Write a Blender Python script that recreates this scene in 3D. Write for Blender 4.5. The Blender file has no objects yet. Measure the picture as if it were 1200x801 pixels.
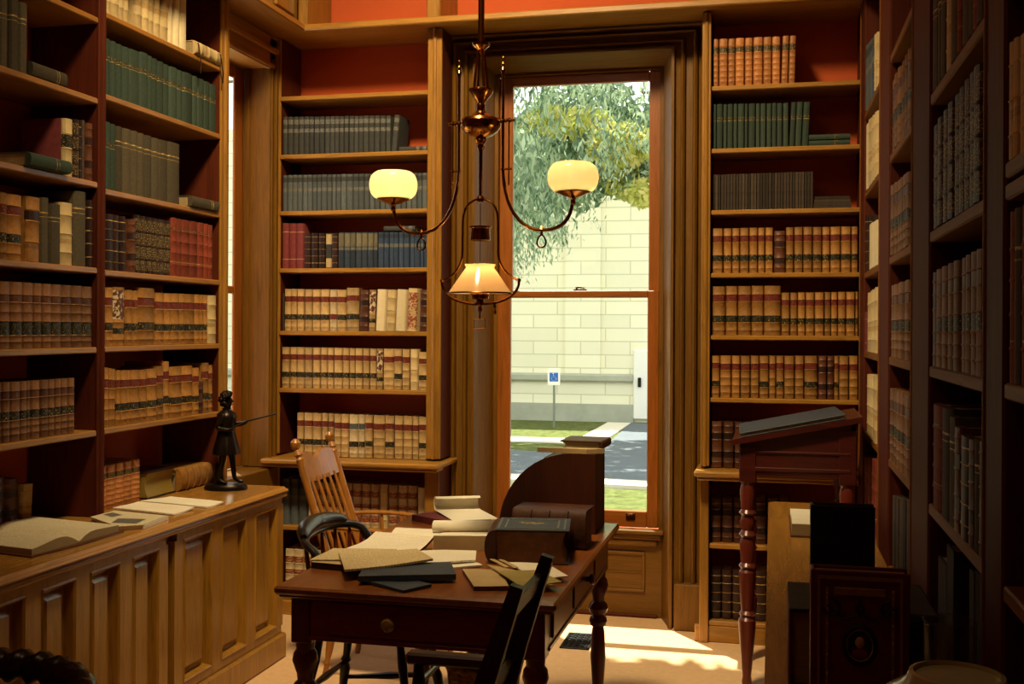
SKY, SUN, LAMP, FILL = 3.4, 17, 840, 13
import bpy, bmesh, math, random
from mathutils import Vector, Matrix
random.seed(7)
SC = bpy.context.scene
COL = SC.collection
PI = math.pi
def rad(a): return math.radians(a)
def hexc(h):
    h = h.lstrip('#')
    f = lambda v: v/12.92 if v <= .04045 else ((v+.055)/1.055)**2.4
    return tuple(f(int(h[i:i+2], 16)/255) for i in (0, 2, 4)) + (1,)

# ------------------------------------------------------------------ materials
class NT:
    def __init__(s, name):
        s.m = bpy.data.materials.new(name); s.m.use_nodes = True
        s.t = s.m.node_tree; s.t.nodes.clear()
        s.out = s.n('ShaderNodeOutputMaterial')
    def n(s, typ, **kw):
        nd = s.t.nodes.new(typ)
        for k, v in kw.items(): setattr(nd, k, v)
        return nd
    def l(s, a, b): s.t.links.new(a, b)
    def ramp(s, fac, stops):
        r = s.n('ShaderNodeValToRGB'); e = r.color_ramp.elements
        while len(e) < len(stops): e.new(.5)
        for i, (p, c) in enumerate(stops): e[i].position = p; e[i].color = c
        s.l(fac, r.inputs[0]); return r.outputs[0]
    def coords(s, scale=(1, 1, 1), kind='Object'):
        tc = s.n('ShaderNodeTexCoord'); mp = s.n('ShaderNodeMapping')
        mp.inputs['Scale'].default_value = scale
        s.l(tc.outputs[kind], mp.inputs[0]); return mp.outputs[0]
    def noise(s, vec, scale, detail=4, rough=.6, dist=0):
        t = s.n('ShaderNodeTexNoise')
        t.inputs['Scale'].default_value = scale; t.inputs['Detail'].default_value = detail
        t.inputs['Roughness'].default_value = rough; t.inputs['Distortion'].default_value = dist
        s.l(vec, t.inputs['Vector']); return t.outputs['Fac']
    def bsdf(s, color=None, rough=.5, metal=0, spec=.5, coat=0):
        b = s.n('ShaderNodeBsdfPrincipled')
        b.inputs['Roughness'].default_value = rough; b.inputs['Metallic'].default_value = metal
        b.inputs['Specular IOR Level'].default_value = spec; b.inputs['Coat Weight'].default_value = coat
        if isinstance(color, tuple): b.inputs['Base Color'].default_value = color
        elif color is not None: s.l(color, b.inputs['Base Color'])
        s.l(b.outputs[0], s.out.inputs[0]); return b
    def bump(s, b, h, strength=.2, dist=.002):
        bp = s.n('ShaderNodeBump'); bp.inputs['Strength'].default_value = strength; bp.inputs['Distance'].default_value = dist
        s.l(h, bp.inputs['Height']); s.l(bp.outputs[0], b.inputs['Normal'])
def mul(c, k): return (min(1, c[0]*k), min(1, c[1]*k), min(1, c[2]*k), 1)
M = {}
def wood(name, hx, axis='z', rough=.38, coat=.15, var=.35, spec=.4):
    t = NT(name); c = hexc(hx)
    sc = {'z': (9, 9, .7), 'x': (.7, 9, 9), 'y': (9, .7, 9)}[axis]
    v = t.coords(sc); n1 = t.noise(v, 4, 5, .65, 1.2); n2 = t.noise(v, 22, 3, .6)
    mx = t.n('ShaderNodeMath', operation='MULTIPLY_ADD'); mx.inputs[1].default_value = .35
    t.l(n2, mx.inputs[0]); t.l(n1, mx.inputs[2])
    col = t.ramp(mx.outputs[0], [(.42, mul(c, 1-var)), (.62, c), (.85, mul(c, 1+var*.9))])
    b = t.bsdf(col, rough, spec=spec, coat=coat); b.inputs['Coat Roughness'].default_value = .25
    t.bump(b, n2, .08, .001); M[name] = t.m
def fleck(name, hx, rough=.6, var=.35, scale=40, objvar=.3, spec=.3, stretch=(1, 1, 1), metal=0, bump=.1):
    t = NT(name); c = hexc(hx); v = t.coords(stretch); n = t.noise(v, scale, 5, .7)
    oi = t.n('ShaderNodeObjectInfo')
    col = t.ramp(n, [(.3, mul(c, 1-var)), (.55, c), (.8, mul(c, 1+var))])
    if objvar:
        mr = t.n('ShaderNodeMapRange'); mr.inputs['To Min'].default_value = 1-objvar; mr.inputs['To Max'].default_value = 1+objvar
        t.l(oi.outputs['Random'], mr.inputs['Value'])
        hs = t.n('ShaderNodeHueSaturation'); t.l(mr.outputs[0], hs.inputs['Value']); t.l(col, hs.inputs['Color']); col = hs.outputs[0]
    b = t.bsdf(col, rough, metal, spec)
    if bump: t.bump(b, n, bump, .002)
    M[name] = t.m
def label_mat(name, hx, gilt='#b08a3a', fx=230, fz=160, thr=.62):
    """leather label with a few gilt letter-like flecks"""
    t = NT(name); c = hexc(hx); v = t.coords((fx, fx, fz)); n = t.noise(v, 1, 2, .5)
    col = t.ramp(n, [(thr-.02, c), (thr+.03, hexc(gilt))])
    t.bsdf(col, .5, spec=.3); M[name] = t.m
def plain(name, hx, rough=.5, metal=0, spec=.5, coat=0):
    t = NT(name); b = t.bsdf(hexc(hx), rough, metal, spec, coat); M[name] = t.m; return b

wood('oak', '#8e6222'); wood('oak_shelf', '#986a28', 'x'); wood('oak_shelf_side', '#94642a', 'y')
wood('oak_cab', '#966a22', 'z', .28, .35); wood('oak_top', '#a0702e', 'y', .22, .5)
wood('casing', '#66430f', 'z', .5, 0, .35, .25); wood('casing_x', '#66430f', 'x', .5, 0, .35, .25); wood('sash', '#8a4d18', 'z', .35, .2); wood('sash_x', '#8a4d18', 'x', .35, .2)
wood('mahogany', '#6a1c16', 'x', .3, .25); wood('mahogany_top', '#7c441a', 'y', .28, .35); wood('mahogany_dark', '#40140e', 'x', .35, .2); wood('redwood', '#5c2216', 'z', .3, .3)
wood('shaded_shelf', '#6e4218', 'y', .55, 0, .3, .2); wood('shaded_oak', '#4e2010', 'z', .6, 0, .3, .12)  # oak for shelves and uprights with shade put into its colour
wood('chair_oak', '#9c6426', 'z', .35, .25); wood('dark_chair', '#2a110b', 'z', .5, .05, .35, .25); wood('black_paint', '#15110e', 'z', .3, .3, .2)
wood('desk_file', '#46200f', 'z', .5, .0, .3, .25)
fleck('wall_red', '#c0562c', .8, .06, 6, 0, .2, bump=.02)
fleck('ceiling_paint', '#c8a880', .9, .05, 6, 0)
fleck('album_maroon', '#6c2c22', .5, .3, 60, 0); fleck('album_tan', '#96703c', .5, .3, 60, 0)
fleck('floor_carpet', '#dcb486', .75, .10, 30, 0, .25, bump=.05)
fleck('calf', '#b4935e', .55, .35, 30, .22); fleck('calf_pale', '#c6ae84', .55, .30, 30, .2)
fleck('calf_brown', '#7b5230', .5, .35, 30, .25); fleck('calf_orange', '#b0703a', .5, .35, 35, .2)
fleck('cream', '#c4aa78', .65, .22, 25, .18); fleck('vellum', '#d9c79e', .6, .12, 20, .1)
fleck('cloth_black', '#3a3a38', .75, .25, 80, .25); fleck('cloth_slate', '#52585a', .75, .25, 80, .25)
fleck('cloth_navy', '#2c3644', .75, .25, 80, .25); fleck('cloth_blue', '#33435c', .75, .25, 80, .2)
fleck('cloth_red', '#7a3434', .75, .25, 60, .2); fleck('calf_amber', '#9a6a30', .55, .4, 30, .25); fleck('cloth_green', '#303e33', .75, .25, 80, .25)
fleck('tome_leather', '#452717', .5, .4, 40, .15); fleck('cloth_grey', '#4a4130', .75, .25, 80, .3); fleck('cloth_rust', '#7c3420', .7, .3, 50, .25)
fleck('leather_dark', '#2e1a14', .45, .35, 40, .3); fleck('leather_brown', '#5a3420', .45, .35, 40, .3)
fleck('buff_cloth', '#6e6650', .75, .25, 60, .2)
fleck('paper_edge', '#a08a62', .85, .3, 120, .15, stretch=(.2, .2, 8)); fleck('pamphlet_paper', '#40342a', .8, .5, 60, .6)
fleck('paper_white', '#e2dac4', .8, .08, 8, .06, bump=.03); fleck('paper_tan', '#b69a6a', .8, .14, 9, .1, bump=.03); fleck('paper_olive', '#a08c4c', .8, .2, 12, .1)
fleck('slate_cover', '#3a4048', .6, .3, 30, .1); fleck('gilt_edge', '#8c7434', .4, .3, 120, 0, stretch=(.2, .2, 8))
label_mat('lab_red', '#64221a', '#8a6030'); label_mat('lab_black', '#1e2018'); label_mat('lab_white', '#6c6a62', '#3a3a38', 260, 260, .55)
label_mat('gilt_pattern', '#34261a', '#8c7440', 190, 230, .56); label_mat('marble', '#5a3024', '#c8b490', 60, 60, .5); label_mat('marble_red', '#b89a6c', '#8a4030', 90, 90, .5)
label_mat('gilt', '#8c7038', '#c8a860', 60, 200, .55); label_mat('rib_red', '#84402e', '#b89a6c', 40, 300, .58)
plain('brass', '#a8743a', .18, 1); plain('brass_dark', '#7a4a20', .25, 1); plain('iron', '#14110f', .5, .6)
plain('black_matte', '#0c0b0a', .6); plain('bronze', '#241a12', .35, .7)
plain('white_paint', '#e8e6dc', .6); plain('sign_blue', '#1f5fb0', .5); plain('post_metal', '#7c8474', .5, .5)
plain('glass_knob', '#8a6a34', .12, 0, .8, .5)
fleck('wicker', '#b08a58', .7, .5, 60, 0, stretch=(1, 1, 3), bump=.5)

def writing(name, paper, ink, lines=90, gap=.47, ax=1):
    """handwritten / printed lines on a sheet, in object space"""
    t = NT(name); v = t.coords((1, 1, 1)); sx = t.n('ShaderNodeSeparateXYZ'); t.l(v, sx.inputs[0])
    m = t.n('ShaderNodeMath', operation='MULTIPLY'); m.inputs[1].default_value = lines; t.l(sx.outputs[ax], m.inputs[0])
    fr = t.n('ShaderNodeMath', operation='FRACT'); t.l(m.outputs[0], fr.inputs[0])
    gt = t.n('ShaderNodeMath', operation='GREATER_THAN'); gt.inputs[1].default_value = gap; t.l(fr.outputs[0], gt.inputs[0])
    sc = (260, 60, 1) if ax == 1 else (60, 260, 1)
    n = t.noise(t.coords(sc), 1, 2); g2 = t.n('ShaderNodeMath', operation='GREATER_THAN'); g2.inputs[1].default_value = .47; t.l(n, g2.inputs[0])
    mm = t.n('ShaderNodeMath', operation='MULTIPLY'); t.l(gt.outputs[0], mm.inputs[0]); t.l(g2.outputs[0], mm.inputs[1])
    big = t.noise(t.coords((1, 1, 1)), 7, 3)
    pc = t.ramp(big, [(.3, mul(hexc(paper), .86)), (.7, hexc(paper))])
    mx = t.n('ShaderNodeMixRGB'); t.l(mm.outputs[0], mx.inputs[0]); t.l(pc, mx.inputs[1]); mx.inputs[2].default_value = hexc(ink)
    t.bsdf(mx.outputs[0], .8, spec=.2); M[name] = t.m
writing('script_paper', '#d2bc90', '#a48c60', 150, .5); writing('print_paper', '#d4c6a4', '#b4a584', 120, .5); writing('pale_script', '#eae0ca', '#d2c6a8', 110, .6)

def opal(name, tint, thru):
    t = NT(name)
    tr = t.n('ShaderNodeBsdfTranslucent'); tr.inputs[0].default_value = tint
    df = t.n('ShaderNodeBsdfDiffuse'); df.inputs[0].default_value = tint
    tp = t.n('ShaderNodeBsdfTransparent'); tp.inputs[0].default_value = (1, .93, .8, 1)
    gl = t.n('ShaderNodeBsdfGlossy'); gl.inputs['Roughness'].default_value = .12
    a = t.n('ShaderNodeMixShader'); a.inputs[0].default_value = .3; t.l(tr.outputs[0], a.inputs[1]); t.l(df.outputs[0], a.inputs[2])
    b = t.n('ShaderNodeMixShader'); b.inputs[0].default_value = thru; t.l(a.outputs[0], b.inputs[1]); t.l(tp.outputs[0], b.inputs[2])
    c = t.n('ShaderNodeMixShader'); c.inputs[0].default_value = .05; t.l(b.outputs[0], c.inputs[1]); t.l(gl.outputs[0], c.inputs[2])
    t.l(c.outputs[0], t.out.inputs[0]); M[name] = t.m
opal('opal_glass', (.97, .84, .5, 1), .12); opal('shade_glass', (.95, .64, .32, 1), .03)
def pane(name, tint=(.97, .99, .97, 1), refl=.05):
    t = NT(name); tp = t.n('ShaderNodeBsdfTransparent'); tp.inputs[0].default_value = tint
    gl = t.n('ShaderNodeBsdfGlossy'); gl.inputs['Roughness'].default_value = .02
    lw = t.n('ShaderNodeLayerWeight'); lw.inputs[0].default_value = .5
    pw = t.n('ShaderNodeMath', operation='POWER'); pw.inputs[1].default_value = 5; t.l(lw.outputs['Facing'], pw.inputs[0])
    fr = t.n('ShaderNodeMath', operation='MULTIPLY_ADD'); fr.inputs[1].default_value = .8; fr.inputs[2].default_value = refl*.5; t.l(pw.outputs[0], fr.inputs[0])
    a = t.n('ShaderNodeMixShader'); t.l(fr.outputs[0], a.inputs[0]); t.l(tp.outputs[0], a.inputs[1]); t.l(gl.outputs[0], a.inputs[2])
    t.l(a.outputs[0], t.out.inputs[0]); M[name] = t.m
pane('window_glass'); pane('jar_glass', (.86, .88, .80, 1), .09)
def leafmat(name, c1, c2):
    t = NT(name); oi = t.n('ShaderNodeNewGeometry'); col = t.ramp(oi.outputs['Random Per Island'], [(0, hexc(c1)), (1, hexc(c2))])
    df = t.n('ShaderNodeBsdfDiffuse'); tl = t.n('ShaderNodeBsdfTranslucent'); t.l(col, df.inputs[0]); t.l(col, tl.inputs[0])
    a = t.n('ShaderNodeMixShader'); a.inputs[0].default_value = .45; t.l(df.outputs[0], a.inputs[1]); t.l(tl.outputs[0], a.inputs[2])
    t.l(a.outputs[0], t.out.inputs[0]); M[name] = t.m
leafmat('needles', '#5a7662', '#c8dcba'); leafmat('leaves', '#b4c45c', '#f6ecaa'); plain('bark', '#6a5a46', .9)
def stone():
    t = NT('stone_block'); tc = t.n('ShaderNodeTexCoord'); sx = t.n('ShaderNodeSeparateXYZ'); t.l(tc.outputs['Object'], sx.inputs[0])
    cb = t.n('ShaderNodeCombineXYZ'); t.l(sx.outputs[0], cb.inputs[0]); t.l(sx.outputs[2], cb.inputs[1])
    br = t.n('ShaderNodeTexBrick'); t.l(cb.outputs[0], br.inputs['Vector'])
    for k, v in (('Scale', 1), ('Mortar Size', .016), ('Brick Width', 1.25), ('Row Height', .34), ('Mortar Smooth', .3), ('Bias', 0)): br.inputs[k].default_value = v
    br.inputs['Color1'].default_value = hexc('#ece8cc'); br.inputs['Color2'].default_value = hexc('#e2dec4'); br.inputs['Mortar'].default_value = hexc('#c8c6a8')
    t.bsdf(br.outputs['Color'], .9, spec=.1); M['stone_block'] = t.m
stone()
fleck('stone_dark', '#a8aa98', .9, .15, 2, 0); fleck('asphalt', '#5e666e', .9, .12, 3, 0); fleck('concrete', '#d8cfc0', .9, .06, 3, 0)
fleck('grass_green', '#5e6638', .95, .6, 5, 0, .1)

# ------------------------------------------------------------------ mesh builder
class MB:
    def __init__(s): s.v = []; s.f = []; s.mi = []; s.mats = []
    def slot(s, m):
        if m not in s.mats: s.mats.append(m)
        return s.mats.index(m)
    def add(s, vs, fs, m, T=None):
        o = len(s.v); k = s.slot(m)
        s.v += [tuple(T @ Vector(p)) if T else tuple(p) for p in vs]
        for f in fs: s.f.append(tuple(o+i for i in f)); s.mi.append(k)
        return s
    def box(s, x0, x1, y0, y1, z0, z1, m, T=None, b=0):
        if x0 > x1: x0, x1 = x1, x0
        if y0 > y1: y0, y1 = y1, y0
        if z0 > z1: z0, z1 = z1, z0
        b = min(b, (x1-x0)*.45, (y1-y0)*.45, (z1-z0)*.45)
        if b <= 0:
            v = [(x, y, z) for z in (z0, z1) for x, y in ((x0, y0), (x1, y0), (x1, y1), (x0, y1))]
            return s.add(v, [(3, 2, 1, 0), (4, 5, 6, 7), (0, 1, 5, 4), (1, 2, 6, 5), (2, 3, 7, 6), (3, 0, 4, 7)], m, T)
        bm = bmesh.new(); bmesh.ops.create_cube(bm, size=1)
        for p in bm.verts: p.co = Vector((x0+(p.co.x+.5)*(x1-x0), y0+(p.co.y+.5)*(y1-y0), z0+(p.co.z+.5)*(z1-z0)))
        bmesh.ops.bevel(bm, geom=bm.edges[:], offset=b, segments=1, affect='EDGES')
        bm.verts.index_update()
        s.add([tuple(p.co) for p in bm.verts], [tuple(q.index for q in f.verts) for f in bm.faces], m, T); bm.free(); return s
    def prism(s, poly, z0, z1, m, T=None):
        n = len(poly); v = [(x, y, z0) for x, y in poly]+[(x, y, z1) for x, y in poly]
        f = [tuple(range(n-1, -1, -1)), tuple(range(n, 2*n))]+[(i, (i+1) % n, n+(i+1) % n, n+i) for i in range(n)]
        return s.add(v, f, m, T)
    def lathe(s, prof, m, T=None, n=24, c=(0, 0), sx=1, sy=1, cap=True):
        v = []; f = []
        for r, z in prof:
            for k in range(n):
                a = 2*PI*k/n; v.append((c[0]+r*sx*math.cos(a), c[1]+r*sy*math.sin(a), z))
        for i in range(len(prof)-1):
            for k in range(n):
                k2 = (k+1) % n; f.append((i*n+k, i*n+k2, (i+1)*n+k2, (i+1)*n+k))
        if cap:
            if prof[0][0] > 1e-5: f.append(tuple(range(n-1, -1, -1)))
            if prof[-1][0] > 1e-5: f.append(tuple((len(prof)-1)*n+k for k in range(n)))
        return s.add(v, f, m, T)
    def tube(s, pts, r, m, n=10, T=None, closed=False, flat=1):
        pts = [Vector(p) for p in pts]; N = len(pts); rs = r if isinstance(r, (list, tuple)) else [r]*N
        v = []; f = []; up = None
        for i in range(N):
            a = pts[i-1] if (i or closed) else pts[i]; b = pts[(i+1) % N] if (i < N-1 or closed) else pts[i]
            d = (b-a).normalized()
            if up is None:
                up = Vector((0, 0, 1)) if abs(d.z) < .9 else Vector((1, 0, 0))
            q = d.cross(up)
            if q.length < 1e-5: q = d.cross(Vector((0, 1, .3)))
            q.normalize(); up = q.cross(d).normalized()
            for k in range(n):
                t = 2*PI*k/n; v.append(tuple(pts[i]+q*rs[i]*math.cos(t)+up*rs[i]*flat*math.sin(t)))
        for i in range(N if closed else N-1):
            i2 = (i+1) % N
            for k in range(n): f.append((i*n+k, i*n+(k+1) % n, i2*n+(k+1) % n, i2*n+k))
        if not closed: f.append(tuple(range(n-1, -1, -1))); f.append(tuple((N-1)*n+k for k in range(n)))
        return s.add(v, f, m, T)
    def turned(s, p0, p1, prof, m, n=14):
        """lathe profile [(t, r)] along p0 -> p1"""
        p0, p1 = Vector(p0), Vector(p1); d = p1-p0; L = d.length
        q = Vector((0, 0, 1)).rotation_difference(d.normalized()).to_matrix().to_4x4()
        return s.lathe([(r, t*L) for t, r in prof], m, Matrix.Translation(p0) @ q, n)
    def build(s, name, parent=None, world=True, smooth=30, M4=None):
        me = bpy.data.meshes.new(name)
        off = Vector(parent.location) if (parent and world) else Vector((0, 0, 0))
        me.from_pydata([tuple(Vector(p)-off) for p in s.v], [], s.f); me.update()
        for m in s.mats: me.materials.append(M[m])
        me.polygons.foreach_set('material_index', s.mi)
        if smooth:
            me.polygons.foreach_set('use_smooth', [True]*len(me.polygons)); me.set_sharp_from_angle(angle=rad(smooth))
        o = bpy.data.objects.new(name, me); COL.objects.link(o)
        if parent: o.parent = parent
        if M4 is not None: o.matrix_basis = M4
        return o
def recalc(o):
    bm = bmesh.new(); bm.from_mesh(o.data); bmesh.ops.recalc_face_normals(bm, faces=bm.faces[:]); bm.to_mesh(o.data); bm.free(); return o
def thing(name, label, cat, loc=(0, 0, 0), rz=0, group=None):
    o = bpy.data.objects.new(name, None); COL.objects.link(o); o.empty_display_size = .05
    o.location = loc; o.rotation_euler = (0, 0, rz); return tag(o, label, cat, group)
def tag(o, label, cat, group=None):
    o['label'] = label; o['category'] = cat
    if group: o['group'] = group
    return o
def struct(o, label=None):
    o['kind'] = 'structure'
    if label: o['label'] = label
    return o
def sroot(name, loc=(0, 0, 0)):
    o = bpy.data.objects.new(name, None); COL.objects.link(o); o.location = loc; o['kind'] = 'structure'; return o
def TR(loc, rz=0, rx=0, ry=0): return Matrix.Translation(loc) @ Matrix.Rotation(rz, 4, 'Z') @ Matrix.Rotation(ry, 4, 'Y') @ Matrix.Rotation(rx, 4, 'X')
def bez(p0, p1, p2, p3, n=10):
    p0, p1, p2, p3 = map(Vector, (p0, p1, p2, p3)); r = []
    for i in range(n+1):
        t = i/n; u = 1-t; r.append(p0*u**3+p1*3*u*u*t+p2*3*u*t*t+p3*t**3)
    return r
# ================================================================== the room
ZF, ZC = 0.0, 4.75
struct(MB().box(-3.1, .95, -2.4, 6.02, -.06, 0, 'floor_carpet').build('floor', smooth=0))
struct(MB().box(-3.1, .95, -2.4, 6.1, ZC, ZC+.1, 'ceiling_paint').build('ceiling', smooth=0))
WX0, WX1, WZ0, WZ1 = -1.475, -.592, .47, 2.95          # back window opening
b = MB()
b.box(-2.90, WX0-.125, 5.90, 6.10, 0, ZC, 'wall_red'); b.box(WX1+.125, .95, 5.90, 6.10, 0, ZC, 'wall_red')
b.box(WX0-.125, WX1+.125, 5.90, 6.10, WZ1+.09, ZC, 'wall_red'); b.box(WX0-.125, WX1+.125, 6.03, 6.10, -.06, WZ0, 'wall_red')
struct(b.build('wall_back', smooth=0))
b = MB()
b.box(-3.06, -2.90, -2.4, 4.955, 0, ZC, 'wall_red'); b.box(-2.868, -2.845, 5.56, 5.90, 0, ZC, 'wall_red')
b.box(-2.95, -2.90, 4.955, 5.90, 0, .78, 'wall_red'); b.box(-2.95, -2.90, 4.955, 5.90, 2.97, ZC, 'wall_red')
struct(b.build('wall_left', smooth=0))
struct(MB().box(.78, .95, -2.4, 5.90, 0, ZC, 'wall_red').build('wall_right', smooth=0))
struct(MB().box(-2.90, .78, -2.4, -2.25, 0, ZC, 'wall_red').build('wall_front', smooth=0))

# ---- back window: casing, sashes, panes, sill, panel below
win = sroot('window_1', (-1.03, 6.0, 0))
def sweep(prof, xl, xr, zt, z0, kl, kr, kt, m, mh):
    b = MB(); n = len(prof)
    for side in ('l', 't', 'r'):
        v = []
        for o, y in prof:
            A = (xl-o*kl, y, z0); B = (xl-o*kl, y, zt+o*kt); C = (xr+o*kr, y, zt+o*kt); D = (xr+o*kr, y, z0)
            v += {'l': [A, B], 't': [B, C], 'r': [C, D]}[side]
        b.add(v, [(2*i, 2*i+1, 2*i+3, 2*i+2) for i in range(n-1)], mh if side == 't' else m)
    return b
prof = [(0, 6.03), (0, 5.985), (.02, 5.985), (.022, 5.975), (.065, 5.83), (.068, 5.80), (.078, 5.778), (.092, 5.778), (.098, 5.81), (.122, 5.815), (.126, 5.79),
        (.136, 5.78), (.146, 5.79), (.150, 5.815), (.185, 5.81), (.190, 5.785), (.2, 5.775), (.21, 5.785), (.214, 5.81), (.228, 5.80), (.232, 5.775), (.246, 5.765), (.25, 5.86)]
sweep(prof, WX0-.013, WX1, WZ1, .0, 1, 1, .72, 'casing', 'casing_x').build('casing', win, smooth=25)
b = MB()                                               # plinth blocks of the casing
for x0, x1 in ((WX1+.105, WX1+.247), (WX0-.258, WX0-.118)): b.box(x0, x1, 5.752, 5.86, 0, .24, 'casing', b=.006)
b.build('plinth_block', win)
def sash(name, y0, y1, z0, z1, rb, rt, x0=-1.488, x1=-.592, st=.062):
    b = MB(); b.box(x0, x0+st+.013, y0, y1, z0, z1, 'sash', b=.005); b.box(x1-st, x1, y0, y1, z0, z1, 'sash', b=.005)
    b.box(x0+st, x1-st, y0, y1, z0, z0+rb, 'sash_x', b=.004); b.box(x0+st, x1-st, y0, y1, z1-rt, z1, 'sash_x', b=.004)
    s = b.build(name, win)
    MB().box(x0+st-.004, x1-st+.004, (y0+y1)/2-.002, (y0+y1)/2+.002, z0+rb-.004, z1-rt+.004, 'window_glass').build('glass_pane', s, smooth=0).location = -Vector(win.location)
    return s
up = sash('upper_sash', 6.02, 6.055, 1.722, 2.95, .038, .052); lo = sash('lower_sash', 5.98, 6.016, .482, 1.760, .088, .036)
b = MB(); b.box(-1.06, -.99, 5.99, 6.015, 1.76, 1.768, 'brass_dark'); b.tube([(-1.05, 6.0, 1.773), (-1.03, 6.0, 1.782), (-1.0, 6.0, 1.776)], .007, 'brass_dark'); b.build('sash_lock', win)
b = MB(); b.box(-.765, -.715, 5.972, 5.98, .52, .56, 'brass_dark', b=.003); b.tube([(-.755, 5.975, .548), (-.74, 5.962, .553), (-.725, 5.975, .548)], .006, 'brass'); b.build('sash_lift', win)
b = MB(); b.box(WX0-.02, WX1+.035, 5.915, 5.985, .455, .480, 'casing_x', b=.006); b.box(WX0-.01, WX1+.02, 5.935, 5.985, .425, .455, 'casing_x', b=.006); b.box(WX0, WX1, 5.95, 5.985, .385, .425, 'casing_x', b=.008); b.build('sill', win)
b = MB(); b.box(WX0-.02, WX1+.02, 5.98, 6.03, 0, .47, 'casing_x')
for x0, x1 in ((-1.43, -1.09), (-1.03, -.66)):
    b.box(x0, x1, 5.967, 5.982, .335, .352, 'casing_x', b=.004); b.box(x0, x1, 5.967, 5.982, .135, .152, 'casing_x', b=.004)
    b.box(x0, x0+.017, 5.967, 5.982, .152, .335, 'casing', b=.004); b.box(x1-.017, x1, 5.967, 5.982, .152, .335, 'casing', b=.004)
    b.box(x0+.017, x1-.017, 5.975, 5.982, .238, .246, 'casing_x')
b.box(WX0, WX1, 5.962, 5.985, 0, .018, 'shaded_oak', b=.006)
b.build('panel', win)

# ---- window in the left wall, seen edge-on between the bookcase and the corner
w2 = sroot('window_2', (-2.8, 5.2, .8))
b = MB(); b.box(-2.80, -2.650, 5.525, 5.56, .80, 2.985, 'casing'); b.box(-2.66, -2.640, 5.52, 5.60, .80, 3.11, 'casing')
b.box(-2.645, -2.630, 5.527, 5.548, .80, 3.0, 'casing', b=.005); b.box(-2.645, -2.625, 5.568, 5.60, .80, 3.08, 'casing', b=.006)
b.box(-2.79, -2.76, 5.515, 5.526, .80, 2.95, 'casing', b=.004)
b.box(-2.89, -2.645, 4.95, 5.525, 2.95, 2.985, 'oak_shelf_side'); b.box(-2.66, -2.640, 4.95, 5.60, 2.945, 3.12, 'oak_shelf_side')
b.box(-2.645, -2.628, 4.95, 5.56, 2.95, 2.975, 'oak_shelf_side', b=.005); b.box(-2.645, -2.622, 4.95, 5.60, 3.03, 3.065, 'oak_shelf_side', b=.008)
b.build('casing', w2)
MB().box(-2.89, -2.62, 4.96, 5.60, 0, .795, 'casing', b=.004).build('panel', w2)
s2 = MB().box(-2.816, -2.80, 5.432, 5.525, .80, 2.95, 'sash', b=.005).box(-2.816, -2.80, 4.96, 5.0, .80, 2.95, 'sash', b=.005).box(-2.816, -2.80, 5.0, 5.432, .80, .90, 'sash', b=.005).box(-2.816, -2.80, 5.0, 5.432, 2.88, 2.95, 'sash', b=.005).box(-2.816, -2.80, 5.0, 5.432, 1.73, 1.77, 'sash', b=.005).build('sash', w2)
MB().box(-2.809, -2.807, 4.99, 5.44, .89, 2.89, 'window_glass').build('glass_pane', s2, smooth=0).location = -Vector(w2.location)

# ---- cornice boards round the room and the posts above them
b = MB(); b.box(-2.62, .78, 5.50, 5.90, 3.135, 3.155, 'oak_shelf'); b.box(-2.44, .345, 5.485, 5.505, 3.128, 3.162, 'oak_shelf', b=.006); struct(b.build('trim_1'))
b = MB(); b.box(-2.90, -2.44, -2.2, 5.88, 3.136, 3.154, 'oak_shelf_side'); b.box(-2.445, -2.425, -2.2, 5.49, 3.128, 3.162, 'oak_shelf_side', b=.006); struct(b.build('trim_2'))
b = MB(); b.box(.34, .78, -2.2, 5.90, 3.136, 3.154, 'oak_shelf_side'); b.box(.325, .345, -2.2, 5.49, 3.128, 3.162, 'oak_shelf_side', b=.006); struct(b.build('trim_3'))
b = MB(); b.box(-2.50, -2.445, 5.56, 5.90, 3.16, ZC, 'oak', b=.006); struct(b.build('trim_4'))
b = MB(); b.box(-1.775, -1.70, 5.56, 5.90, 3.16, ZC, 'oak', b=.006); struct(b.build('trim_5'))
b = MB(); b.box(-2.90, -2.52, 5.2, 5.60, 3.16, ZC, 'oak', b=.006); b.box(-2.52, -2.50, 5.3, 5.52, 3.22, ZC, 'oak', b=.006); struct(b.build('trim_6'))

# ================================================================== bookcases
def shelf(par, x0, x1, y0, y1, zt, axis, th=.024, name='shelf', m='oak_shelf_side'):
    return MB().box(x0, x1, y0, y1, zt-th, zt, 'oak_shelf' if axis == 'x' else m, b=.004).build(name, par)
def upright(par, x0, x1, y0, y1, z0, z1, m='oak', name='upright', bead=None, front='y'):
    """side board of a bookcase: sides darkened in colour as shade, oak front edge"""
    b = MB()
    if front == 'y': b.box(x0, x1, y0+.012, y1, z0, z1, 'shaded_oak').box(x0, x1, y0, y0+.0121, z0, z1, m, b=.003)
    else: b.box(x0, x1-.012, y0, y1, z0, z1, 'shaded_oak').box(x1-.0121, x1, y0, y1, z0, z1, m, b=.003)
    if bead: b.tube([bead+(z0,), bead+(z1,)], .012, m, 8)
    return b.build(name, par)
LZ = [2.809, 2.492, 2.184, 1.872, 1.532, 1.220]; RZ = [2.762, 2.451, 2.145, 1.832, 1.523, 1.212]
bl = thing('bookcase', 'oak bookcase left of the window, behind the hanging lamp', 'bookcase', (-2.19, 5.75, 0))
upright(bl, -1.775, -1.697, 5.59, 5.875, .862, 3.127, bead=(-1.736, 5.592)); upright(bl, -2.660, -2.622, 5.615, 5.88, .862, 3.127)
for z in LZ: shelf(bl, -2.621, -1.776, 5.605, 5.89, z, 'x')
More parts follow.
